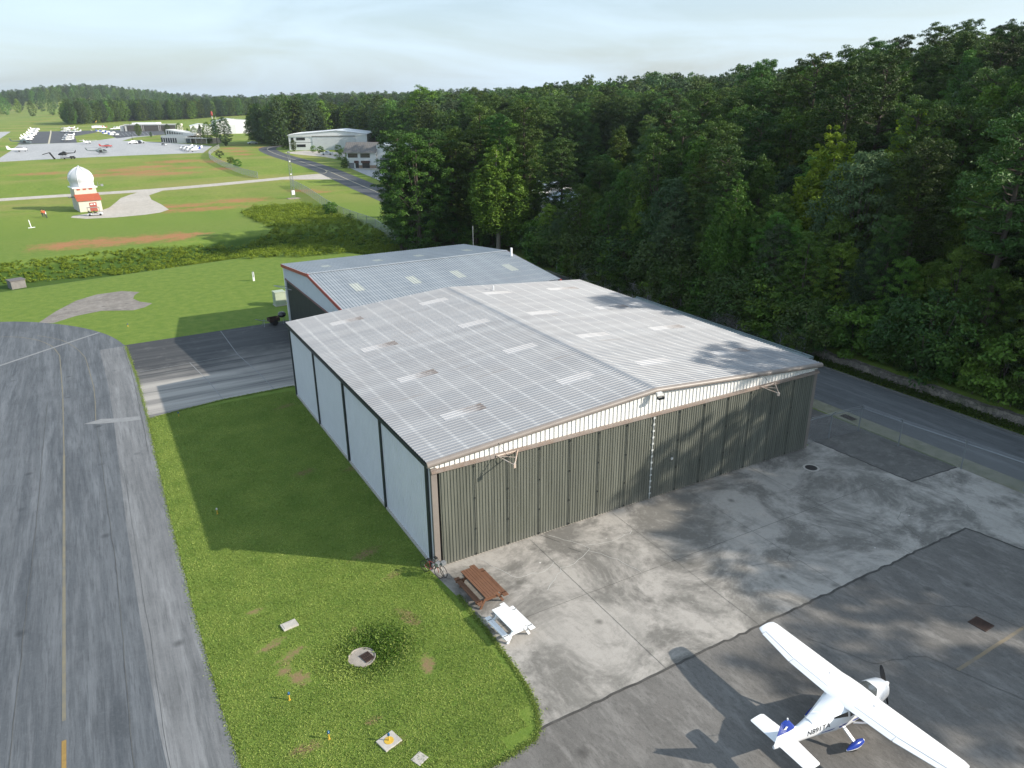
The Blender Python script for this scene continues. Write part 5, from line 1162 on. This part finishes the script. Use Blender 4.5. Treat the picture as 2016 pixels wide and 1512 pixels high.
# lattice mast
p=at(578,391); e=empty('lattice_mast',(p.x,p.y,0),0,'slim steel lattice mast with white boxes beside the chain-link fence','mast')
mb=MB(); mb.box(-1.6,1.6,-1.2,1.2,-.1,.12); mb.build('base',mat('mast_base',(.33,.28,.22),.9),e)
mb=MB(); zt=12.0
for sx_,sy_ in ((-1,-1),(1,-1),(1,1),(-1,1)): mb.tube([(sx_*.42,sy_*.42,.1),(sx_*.22,sy_*.22,zt)],.032,4)
for k in range(12):
    z0,z1=k+.1,k+1; w0=.42-.2*k/12; w1=.42-.2*(k+1)/12
    for (ax,ay),(bx_,by_) in (((-1,-1),(1,-1)),((1,-1),(1,1)),((1,1),(-1,1)),((-1,1),(-1,-1))): mb.tube([(ax*w0,ay*w0,z0),(bx_*w1,by_*w1,z1)],.018,4)
mb.build('tower',steel,e)
panel(e,'cabinet',white,-.45,.35,-.75,-.45,1.1,2.2); panel(e,'lamp_box',steel,-.25,.25,-.3,.3,11.7,12.2); panel(e,'lamp_box',white,-.2,.15,-.35,.05,9.5,9.8); panel(e,'lamp_box',white,-.2,.15,-.35,.05,6.2,6.5)
# white two-storey hangar
e,w=frame('white_hangar',(570.5,296),(724,294.5),'big white hangar with two-storey office windows beyond the dark road')
D=30.0
mb=MB(); mb.add([(0,0,0),(w,0,0),(w,0,7.9),(w*.62,0,9.6),(0,0,7.9),(0,D,0),(w,D,0),(w,D,7.9),(w*.62,D,9.6),(0,D,7.9)],[(0,1,2,3,4),(6,5,9,8,7),(1,6,7,2),(5,0,4,9)]); mb.build('wall',wallw,e)
mb=MB(); mb.add([(-.5,-.4,7.75),(w*.62,-.4,9.75),(w+.5,-.4,7.9),(w+.5,D+.4,7.9),(w*.62,D+.4,9.75),(-.5,D+.4,7.75)],[(0,1,4,5),(1,2,3,4)]); mb.box(-.5,w+.5,-.5,-.3,7.3,7.5); rf=mb.build('roof',roofw,e)
for z in (1.6,5.0):
    for xa,xb in ((1.2,2.6),(4.0,8.6)): panel(e,'window',dkwin,xa,xb,-.08,-.01,z-(.9 if xb<3 else 0),z+1.35)
panel(e,'hangar_door',greyw,12.4,w*.86,-.2,-.02,0,6.7); panel(e,'door_track',roofg,12.2,w*.85,-.4,-.2,6.75,7.0)
panel(e,'band',roofg,0,w*.75,-.06,-.015,3.85,4.0)
# office with standing seam roof
e,w=frame('office_building',(684.5,331),(741.5,331),'white two-storey office with brown seamed metal roof and dark awnings')
panel(e,'wall',wallw,0,w,0,9,0,6.0)
mb=MB(); ribbed((-1.1,-1.0,5.75),((w+1.6)/17,0,0),17,(0,5.4,3.6),(0,-.5,.8),RIB,mb); mb.add([(-1.1,4.4,9.35),(w+.5,4.4,9.35),(w+.5,9.5,6),(-1.1,9.5,6)],[(0,1,2,3)]); mb.build('roof',roofg,e)
mb=MB(); mb.add([(0,0,6),(0,4.4,9.2),(0,9,6)],[(0,1,2)]); mb.add([(w,0,6),(w,4.4,9.2),(w,9,6)],[(0,1,2)]); mb.build('gable',wallw,e)
for xa,xb in ((.5,4.3),(5.4,9.1)): panel(e,'window',dkwin,xa,xb,-.1,-.01,3.9,5.4)
panel(e,'garage_door',mat('garage_grey',(.20,.21,.23),.5),.6,2.7,-.08,-.01,0,1.95); panel(e,'door',dkwin,3.2,4.5,-.08,-.01,0,1.9); panel(e,'shopfront',dkwin,5.9,8.8,-.08,-.01,0,1.9)
panel(e,'awning',awn,3.0,4.6,-.9,-.02,1.95,2.75); panel(e,'awning',awn,5.7,9.0,-.9,-.02,1.95,2.75); panel(e,'plinth',brick,4.55,5.85,-.12,-.01,0,1.1); panel(e,'plinth',brick,8.85,w,-.12,-.01,0,1.1)
x0=w+.1
mb=MB(); mb.add([(x0,1,0),(x0+14,1,0),(x0+14,1,7.2),(x0+2,1,8.6),(x0,1,8.4),(x0,22,0),(x0+14,22,0),(x0+14,22,7.2),(x0+2,22,8.6),(x0,22,8.4)],[(0,1,2,3,4),(6,5,9,8,7),(1,6,7,2),(5,0,4,9)]); mb.build('annex_wall',wallw,e)
mb=MB(); mb.add([(x0-.2,.6,8.5),(x0+2,.6,8.75),(x0+14.4,.6,7.3),(x0+14.4,22.4,7.3),(x0+2,22.4,8.75),(x0-.2,22.4,8.5)],[(0,1,4,5),(1,2,3,4)]); mb.build('annex_roof',roofw,e)
panel(e,'annex_door',mat('annex_door_grey',(.16,.17,.18),.5),x0+1.3,x0+9,.9,.99,0,3.8)
# long low building behind
e,w=frame('storage_building',(726,283),(772,284),'long pale low building behind the white office')
panel(e,'wall',greyw,0,w+6,0,14,0,4.4); mb=MB(); mb.add([(-.4,-.5,4.3),(w+6.4,-.5,4.3),(w+6.4,7,5.8),(-.4,7,5.8),(w+6.4,14.5,4.3),(-.4,14.5,4.3)],[(0,1,2,3),(3,2,4,5)]); mb.build('roof',mat('lowroof',(.40,.40,.41),.5),e)
# sheds in the clearing
for nm,cx_,cy_,w_,d_,h_,rz,lb in (('metal_shed',74.5,112,12,12,6.2,R(20),'pale blue roofed shed glimpsed between trees behind the second hangar'),('metal_shed',74,96,9,10,5.2,R(-10),'white shed mostly hidden by trees right of the clump')):
    e=empty(nm,(cx_,cy_,float(hgt(cx_,cy_))),rz,lb,'shed')
    panel(e,'wall',greyw,-w_/2,w_/2,-d_/2,d_/2,-1,h_); mb=MB(); mb.add([(-w_/2-.3,-d_/2-.3,h_),(-w_/2-.3,d_/2+.3,h_),(0,d_/2+.3,h_+1.6),(0,-d_/2-.3,h_+1.6),(w_/2+.3,-d_/2-.3,h_),(w_/2+.3,d_/2+.3,h_)],[(0,1,2,3),(3,2,5,4)]); mb.build('roof',mat('blue_shed_roof',(.45,.52,.60),.4,.2),e)
# terminal
e,w=frame('terminal_building',(318.5,281),(369,282),'cream terminal building with tall dark windows and a sloped clerestory')
panel(e,'wall',offwhite,0,w,0,12,0,4.4)
mb=MB(); mb.add([(3.4,1.5,4.4),(w+4.5,1.5,4.4),(w+4.5,1.5,5.6),(3.4,1.5,8.0),(3.4,9,4.4),(w+4.5,9,4.4),(w+4.5,9,5.6),(3.4,9,8.0)],[(0,1,2,3),(5,4,7,6),(3,2,6,7),(4,0,3,7),(1,5,6,2)]); mb.build('clerestory',mat('clerestory_white',(.70,.69,.65),.5),e)
for k in range(7):
    x=4.2+k*2.0; zt=7.2-k*.26; panel(e,'window',dkwin,x,x+1.15,1.42,1.49,5.1+.02*k,max(zt,5.5))
panel(e,'window',dkwin,-.08,1.3,-.08,-.01,.4,3.2)
for k in range(6): panel(e,'window',dkwin,1.9+k*1.95,3.2+k*1.95,-.08,-.01,.2,3.0)
panel(e,'canopy',offwhite,w-1,w+19,-2.5,3.5,3.0,3.35); panel(e,'wing_wall',mat('terminal_tan',(.50,.42,.34),.7),w+.02,w+19,2.0,9,0,3.0)
for k in range(5): panel(e,'column',offwhite,w+1+k*4.2,w+1.3+k*4.2,-2.3,-2.0,0,3.0)
panel(e,'entrance',mat('entrance_glass',(.08,.13,.15),.1,spec=.8),w-.5,w+3.4,-1.0,-.5,0,2.8)
# hangars with dark doors
e,w=frame('row_hangars',(247,258.6),(349,257.5),'row of cream hangars with wide dark doors beyond the car park')
panel(e,'wall',offwhite,0,w,0,16,0,5.6); panel(e,'fascia',wallw,-.3,w+.3,-.3,0,5.2,5.9); panel(e,'roof',roofw,5,w*.6,4,14,5.6,7.0)
for k in range(3): panel(e,'door',mat('row_door',(.11,.10,.09),.6),1.8+k*14.5,14.3+k*14.5,-.12,-.01,0,4.8)
for k in range(3): panel(e,'pier',mat('pier_brown',(.17,.12,.10),.7),15.0+k*14.5,15.7+k*14.5,-.14,-.01,0,5.1)
panel(e,'end_block',offwhite,-4.5,-1.6,1,8,0,5.0)
for nm,pl,pr,hh,dd,lb in (('metal_hangar',(428,264),(502,262),11.2,26,'tall white hangar rising behind the trees near the terminal'),('metal_hangar',(377,266),(419,265),8.0,20,'grey roofed white hangar between the row hangars and the trees'),('low_shed',(181,252.6),(206,252),2.6,6,'low cream shed with an orange corner at the edge of the dark ramp')):
    e,w=frame(nm,pl,pr,lb); panel(e,'wall',wallw if hh>3 else offwhite,0,w,0,dd,0,hh*.82)
    mb=MB(); mb.add([(-.4,-.4,hh*.82),(w*.4,-.4,hh),(w+.4,-.4,hh*.86),(w+.4,dd,hh*.86),(w*.4,dd,hh),(-.4,dd,hh*.82)],[(0,1,4,5),(1,2,3,4)]); mb.add([(0,-.02,hh*.8),(w*.4,-.02,hh),(w,-.02,hh*.85),(w,-.02,hh*.5),(0,-.02,hh*.5)],[(0,1,2,3,4)]); mb.build('roof',roofw,e)
    if hh<3: panel(e,'door',orange,w*.78,w*.92,-.1,-.02,0,2)
    else: panel(e,'door',greyw,w*.1,w*.5,-.1,-.03,0,hh*.6)
# poles
def pole(px,py,h,m,label,name='light_pole',top=None):
    p=at(px,py); e=empty(name,(p.x,p.y,0),0,label,'pole'); mb=MB(); mb.tube([(0,0,0),(0,0,h)],[.14,.08],6); mb.build('shaft',m,e)
    if top: mb=MB(); mb.box(-.8,.8,-.5,.5,h,h+.25); mb.build('lamp',top,e)
pole(261,276,13,dark,'dark light pole between the car park and the apron',top=dark)
pole(398,290,9,dark,'dark light pole beside the four parked white aeroplanes',top=dark)
pole(429.5,265,13.5,white,'white pole among the trees right of the terminal',name='flagpole')
p=at(420.5,252); e=empty('windsock_mast',(p.x,p.y,0),0,'red and white mast rising over the meadow behind the terminal','mast'); mb=MB(); mb.tube([(0,0,0),(0,0,11)],.25,6); mb.build('shaft',white,e); mb=MB(); mb.lathe([(.5,11),(1.0,12.2),(.9,14.5),(.4,15.2)],(0,0,0),8); mb.build('head',red,e)
p=at(192,250); e=empty('windsock_mast',(p.x,p.y,0),0,'thin pole with a pale windsock above the low cream shed','mast'); mb=MB(); mb.tube([(0,0,0),(0,0,5.5)],.1,5); mb.build('shaft',steel,e); mb=MB(); mb.lathe([(.45,-1.2),(.2,1.2)],(0,0,0),8); mb.xform(Matrix.Translation((-.3,0,5.5))@Matrix.Rotation(R(40),4,'Y')); mb.build('sock',yellow,e)
# ---- aeroplanes
def aeroplane_mesh(high,c1,c2,tail_c):
    mb=MB(); F=[(3.6,1.1,.08,.08),(3.3,1.1,.38,.36),(2.2,1.15,.55,.52),(1.2,1.35,.6,.72),(-.4,1.35,.58,.70),(-1.4,1.2,.42,.48),(-4.2,1.25,.12,.16)]
    mb.loft([[(x,hw*math.cos(a),z+hh*math.sin(a)) for a in [2*math.pi*k/12 for k in range(12)]] for x,z,hw,hh in F],0)
    zw=2.05 if high else .85
    mb.loft([[(x,y,z),(x-c*.3,y,z+.1),(x-c,y,z),(x-c*.4,y,z-.06)] for y,x,c,z in ((-5.3,1.25,1.05,zw+(.05 if high else .45)),(-.5,1.4,1.6,zw),(.5,1.4,1.6,zw),(5.3,1.25,1.05,zw+(.05 if high else .45)))],0)
    mb.loft([[(x,y,1.35),(x-c*.4,y,1.41),(x-c,y,1.35),(x-c*.4,y,1.3)] for y,x,c in ((-1.7,-3.5,.7),(0,-3.3,1.0),(1.7,-3.5,.7))],0)
    mb.loft([[(xl,0,z),((xl+xt)/2,.06,z),(xt,0,z),((xl+xt)/2,-.06,z)] for z,xl,xt in ((1.3,-2.6,-4.3),(2.75,-3.9,-4.6))],1)
    mb.loft([[(x,w*math.cos(a)*1.02,z+h*math.sin(a)) for a in (.5,1.0,1.57,2.14,2.64)] for x,z,w,h in ((1.95,1.35,.5,.48),(1.25,1.42,.6,.72),(-.2,1.42,.58,.68),(-.9,1.4,.48,.5))],2,cap=False,close=False)
    for x,y in ((2.6,0),(.2,1.1),(.2,-1.1)):
        b=len(mb.v); mb.lathe([(.02,-.08),(.25,-.08),(.25,.08),(.02,.08)],(0,0,0),10,3); mb.xform(Matrix.Translation((x,y,.25))@Matrix.Rotation(R(90),4,'X'),b); mb.beam((x,y*.6,1.0),(x,y,.3),.08,.06,0)
    mb.beam((3.55,-.3,2.0),(3.55,.3,.2),.14,.03,3)
    o=mb.build('aeroplane_body',[c1,tail_c,dkwin,black],None,smooth=40); me=o.data; bpy.data.objects.remove(o); return me
AP={'h':aeroplane_mesh(True,white,white,white),'l':aeroplane_mesh(False,white,white,white),'b':aeroplane_mesh(True,white,blue,blue),'r':aeroplane_mesh(False,white,red,red),'R':aeroplane_mesh(False,red,red,red)}
def aeroplane(px,py,kind,rz,label,group=None,sc=1.0,z=.03):
    p=at(px,py); o=link('aeroplane',AP[kind]); o.location=(p.x,p.y,z); o.rotation_euler=(0,0,rz); o.scale=(sc,)*3; tag(o,label,'aeroplane',group)
def view_rz(px,py,off):      # heading relative to the line of sight
    p=at(px,py); return math.atan2(p.y-CAM.y,p.x-CAM.x)-R(90)+R(off)
for lb,gp,L_,off,sc in (
  ('white aeroplane in the row along the left edge of the dark ramp','aeroplanes on the left edge of the dark ramp',[(54,277.5,'l'),(57,274.5,'h'),(55,272,'l'),(60,269.5,'l'),(64,267,'h'),(65,264,'l'),(68,261.5,'h'),(67,259.5,'l'),(71,257.5,'h'),(70,255.8,'l')],8,.95),
  ('white aeroplane of the nearer rank right of the dark ramp','aeroplanes in the nearer rank',[(133,278,'h'),(134,273.5,'h'),(136,268.8,'h')],186,.95),
  ('pale aeroplane of the farther rank right of the dark ramp','aeroplanes in the farther rank',[(128,261,'l'),(139,261.5,'h'),(150,261.5,'l'),(133,257.5,'r'),(145,257,'h'),(128,255,'h'),(139,254,'l')],172,.95),
  ('white and blue aeroplane in the slanting line by the car park','aeroplanes in the slanting line',[(226,268.3,'b'),(214,266,'b'),(219,264,'b'),(208,262.5,'b'),(200,261,'b')],20,1.0),
  ('small white aeroplane beside the low cream shed','aeroplanes beside the cream shed',[(224,256,'l'),(230,253,'h'),(238,255,'l'),(203,253.5,'r'),(193,253.3,'l')],200,.9),
  ('white high-wing aeroplane parked at the right end of the far apron','aeroplanes at the right end of the apron',[(366,294,'h'),(373,296.5,'h'),(384,296,'h'),(380,299,'b')],195,.9)):
    L_.sort(key=lambda q_:-q_[1]); ORD=['nearest','second','third','fourth','fifth','sixth','seventh','eighth','ninth','farthest']
    for i_,(px,py,k) in enumerate(L_): aeroplane(px,py,k,view_rz(px,py,off+rt.uniform(-8,8)),(ORD[i_]+' '+lb) if i_<len(L_)-1 else 'farthest '+lb,gp,sc)
aeroplane(37,299,'l',view_rz(37,299,4),'sleek white aeroplane alone at the left end of the far apron',None,1.15)
aeroplane(173,283.5,'h',view_rz(173,283.5,60),'white high-wing aeroplane alone at the ramp mouth',None,1.0)
aeroplane(210,291,'R',view_rz(210,291,12),'red and white low-wing aeroplane behind the grey helicopter',None,.85)
aeroplane(281,256.5,'h',view_rz(281,256.5,15),'white aeroplane in front of the first dark hangar door',None,.9)
# ---- helicopters
def helicopter(px,py,off,sc,m,label,extra=None):
    p=at(px,py); e=empty('helicopter',(p.x,p.y,.02),view_rz(px,py,off),label,'helicopter'); e.scale=(sc,)*3
    mb=MB(); F=[(3.3,1.2,.1,.12),(2.9,1.25,.6,.5),(2.0,1.5,.95,.85),(.8,1.65,1.1,1.05),(-.8,1.65,1.1,1.05),(-1.7,1.75,.8,.8),(-2.4,1.85,.38,.42)]
    mb.loft([[(x,hw*math.cos(a),z+hh*math.sin(a)) for a in [2*math.pi*k/14 for k in range(14)]] for x,z,hw,hh in F]); mb.build('fuselage',m,e,smooth=50)
    mb=MB(); mb.loft([[(x,r_*math.cos(a),z+r_*math.sin(a)) for a in [2*math.pi*k/8 for k in range(8)]] for x,z,r_ in ((-2.2,1.85,.36),(-6.6,2.05,.16))]); mb.build('tail_boom',m,e,smooth=50)
    mb=MB(); mb.loft([[(xl,.06,z),(xt,.0,z),(xl,-.06,z)] for z,xl,xt in ((1.95,-5.9,-6.7),(3.5,-7.0,-7.5))]); mb.build('fin',m,e)
    mb=MB(); mb.loft([[(x,w*math.cos(a)*1.03,z+h*math.sin(a)*1.03) for a in (.2,.7,1.2,1.94,2.44,2.94)] for x,z,w,h in ((2.85,1.28,.62,.5),(2.0,1.52,.95,.85),(1.2,1.6,1.05,.98))],cap=False,close=False); mb.build('windshield',dkwin,e,smooth=60)
    for sg in (-1,1):
        mb=MB(); mb.box(-.6,.7,1.08*sg-.06,1.08*sg+.06,1.0,2.2); mb.build('cabin_door',dkwin,e)
        mb=MB(); mb.tube([(-1.8,1.1*sg,.08),(1.9,1.1*sg,.08),(2.3,1.1*sg,.25)],.06,6); mb.tube([(1,.6*sg,.8),(1,1.1*sg,.08)],.05,5); mb.tube([(-1,.6*sg,.8),(-1,1.1*sg,.08)],.05,5); mb.build('skid',m,e)
    mb=MB(); mb.box(-1.2,.5,-.45,.45,2.6,3.0); mb.tube([(-.1,0,2.9),(-.1,0,3.5)],.1,8); mb.build('mast',m,e)
    for a in (R(8),R(188)):
        mb=MB(); mb.beam((-.1,0,3.5),(-.1+6.4*math.cos(a),6.4*math.sin(a),3.35),.3,.05); mb.build('rotor_blade',dark,e)
    mb=MB(); mb.beam((-7.2,.12,2.2),(-7.1,.12,3.9),.12,.04); mb.build('tail_rotor',dark,e)
    return e
heli_b=mat('heli_black',(.012,.014,.016),.3); heli_g=mat('heli_grey',(.20,.235,.235),.5,var=.1); heli_o=mat('heli_bluegrey',(.12,.165,.18),.5)
helicopter(127,311,176,.72,heli_b,'black helicopter with thin tail boom at the near edge of the far apron').location.z=.75
helicopter(200,303.5,-8,.95,heli_g,'grey green helicopter with dark open door on the far apron')
helicopter(50,284.5,-10,1.1,heli_o,'dim blue-grey helicopter at the left corner of the dark ramp')
p=at(140,313); e=empty('cart',(p.x,p.y,0),view_rz(140,313,0),'black ground cart beneath the tail of the black helicopter','cart')
mb=MB(); mb.box(-4.2,2,-.9,.9,.5,.75); mb.box(-.4,1.6,-.8,.8,.75,1.25); mb.build('deck',black,e); wheels(e,(-2.6,.2,1.4),.8,.34)
p=at(108,313.5); e=empty('tug_boom',(p.x,p.y,0),view_rz(108,313,0),'black angled boom of a tow rig left of the black helicopter','tow rig'); mb=MB(); mb.beam((0,0,0),(-1.6,0,3.0),1.0,.7); mb.beam((-1.6,0,3.0),(-4.6,0,2.2),.5,.3); mb.build('boom',black,e); wheels(e,(0,),.6,.35)
# painted nose glimpsed under the pine
p=at(848,458); e=empty('painted_aircraft',(p.x,p.y,float(hgt(p.x,p.y))),view_rz(848,458,176),'green aircraft with a red shark mouth half hidden beneath the pine','aircraft')
gr=mat('olive_green_paint',(.22,.28,.09),.5,var=.15); teal=mat('teal_paint',(.04,.22,.17),.4)
mb=MB(); F=[(2.5,1.45,.25,.3),(2.2,1.45,.6,.65),(1.2,1.55,.85,.9),(-.5,1.6,.9,.95),(-2.5,1.6,.5,.55),(-5,1.8,.2,.25)]
mb.loft([[(x,hw*math.cos(a),z+hh*math.sin(a)) for a in [2*math.pi*k/14 for k in range(14)]] for x,z,hw,hh in F]); fb=mb.build('fuselage',gr,e,smooth=50)
for sg in (-1,1):
    mb=MB(); mb.tube([(1.9,.71*sg,1.5),(2.2,.62*sg,1.1),(1.7,.78*sg,.95),(1.3,.86*sg,1.25),(1.6,.82*sg,1.55),(1.9,.71*sg,1.5)],.12,6); mb.build('mouth_edge',white,fb)
    mb=MB(); mb.lathe([(.0,-.1),(.34,-.05),(.34,.05),(0,.1)],(0,0,0),12); mb.xform(Matrix.Translation((1.72,.73*sg,1.25))@Matrix.Rotation(R(90),4,'X')); mb.build('mouth',mat('mouth_red',(.5,.03,.02),.4),fb)
mb=MB(); mb.box(-.4,1.2,-.8,.8,2.4,2.75); mb.build('canopy',teal,e); mb=MB(); mb.beam((.2,-4.6,2.5),(.2,4.6,2.5),1.4,.12); mb.build('wing',teal,e)
wheels(e,(1.0,),.9,.4)
# ---- cars
def car(px,py,off,m,kind,label,sc=1.0):
    p=at(px,py); e=empty('parked_car' if kind!='pickup' else 'pickup_truck',(p.x,p.y,.03),view_rz(px,py,off),label,'car' if kind!='pickup' else 'pickup')
    e.scale=(sc,)*3; prof={'suv':[(2.35,.75),(2.3,.95),(1.3,1.08),(.75,1.68),(-1.7,1.72),(-2.25,1.1),(-2.35,.8)],'car':[(2.3,.6),(2.2,.8),(1.1,.95),(.4,1.42),(-.9,1.42),(-1.7,1.0),(-2.3,.9),(-2.35,.6)],'pickup':[(2.7,.8),(2.6,1.0),(1.5,1.12),(.9,1.75),(-.5,1.75),(-.7,1.15),(-2.7,1.12),(-2.75,.8)]}[kind]
    mb=MB(); poly=[(prof[-1][0],.35)]+[(prof[0][0],.35)]+prof; n=len(poly)
    y=lambda z:.92 if z<1.15 else .74
    mb.loft([[(x,sg*y(z),z) for x,z in poly] for sg in (-1,1)]); mb.build('body',m,e)
    top=[q for q in prof if q[1]>1.3]
    for sg in (-1,1):
        x1,x0=top[0][0],top[-1][0]; mb=MB(); mb.add([(x1+.28,sg*.88,1.12),(x1-.02,sg*.77,top[0][1]-.12),(x0+.05,sg*.77,top[-1][1]-.12),(x0-.2,sg*.88,1.12)],[(0,1,2,3)]); mb.build('side_window',dkwin,e)
    mb=MB(); mb.add([(top[0][0]+.48,-.72,1.2),(top[0][0]+.48,.72,1.2),(top[0][0]+.1,.66,top[0][1]-.06),(top[0][0]+.1,-.66,top[0][1]-.06)],[(0,1,2,3)]); mb.build('windscreen',dkwin,e)
    wheels(e,(-1.45,1.45),.86,.36)
silver=mat('car_silver',(.50,.53,.55),.25,.3,.03,coat=.5); carw=mat('car_white',(.72,.73,.74),.25,var=.03,coat=.5); card=mat('car_dark',(.03,.035,.05),.2,var=.05,coat=.5)
car(262,283.3,185,carw,'suv','white utility vehicle at the left of the group on the apron edge',1.2); car(270,283,170,card,'suv','dark utility vehicle between two pale ones on the apron edge',1.15); car(277,282.3,10,silver,'suv','silver vehicle at the right of the group on the apron edge',1.15)
car(497.5,284,190,silver,'car','silver car parked in the tree shade at the bend of the dark road',1.25)
car(644,305,-6,silver,'pickup','silver pickup truck in front of the white hangar door',1.1)
golf_cart(323,286.2,R(-50),'small utility cart in front of the terminal corner')
# a few single trees and bushes among the buildings
for px,py,pt,k,kk,lb in [(362,266,241,'oak',1,'lone round tree between the row hangars and the terminal'),(383,268,257,'oak',0,'low dark tree behind the terminal roof'),(413,270,242,'oak',2,'round green tree left of the white pole'),(434,272,240,'oak',1,'light green tree right of the white pole'),(448,277,250,'gum',0,'first dark conifer shaped tree right of the terminal'),(459,279,246,'oak',2,'bushy tree second right of the terminal'),(470,280,243,'gum',1,'narrow dark tree in the group right of the terminal'),(482,281,238,'oak',0,'taller dark tree in the group right of the terminal'),(496,283,232,'pine',1,'tall dark tree at the bend of the dark road'),(511,286,228,'oak',3,'dark tree behind the bend of the dark road')]:
    p=at(px,py); D_=math.hypot(p.x-CAM.x,p.y-CAM.y); tree_at(px,pt,D_,k,kk,lb,wide=1.15)
p=at(629,297); tree_at(629,274,math.hypot(p.x-CAM.x,p.y-CAM.y),'oak',1,'small rounded tree in front of the white hangar door',wide=1.2)
for px,py,sc,lb in [(617,300,.8,'brown hedge bush left of the silver pickup'),(632,303,.9,'brown hedge bush beside the silver pickup'),(667,300,.9,'green bush by the white hangar corner'),(676,322,1.5,'dark bush at the left wall of the office'),(681,331,1.1,'low round bush at the office corner'),(563,293,1.3,'dark bush at the left corner of the white hangar'),(433,311,.7,'small bush inside the curving fence'),(455,322,.9,'middle bush inside the curving fence'),(468,330,.8,'bush at the end of the curving fence')]:
    p=at(px,py); plant('shrub',rt.randrange(3),p.x,p.y,sc,lb)
# ---------------------------------------------------------------- air
mb=MB(); mb.box(-5100,5100,-500,6100,-8,95); hz=mb.build('haze',[],None); hz['kind']='stuff'; hz['label']='thin blue summer haze over the airfield and woods'; hz['category']='haze'
m=bpy.data.materials.new('haze'); m.use_nodes=True; n_=m.node_tree; n_.nodes.clear(); pv=n_.nodes.new('ShaderNodeVolumePrincipled'); pv.inputs['Density'].default_value=.00007; pv.inputs['Color'].default_value=(.80,.88,1,1); pv.inputs['Anisotropy'].default_value=.2; oo=n_.nodes.new('ShaderNodeOutputMaterial'); n_.links.new(pv.outputs[0],oo.inputs['Volume']); hz.data.materials.append(m)
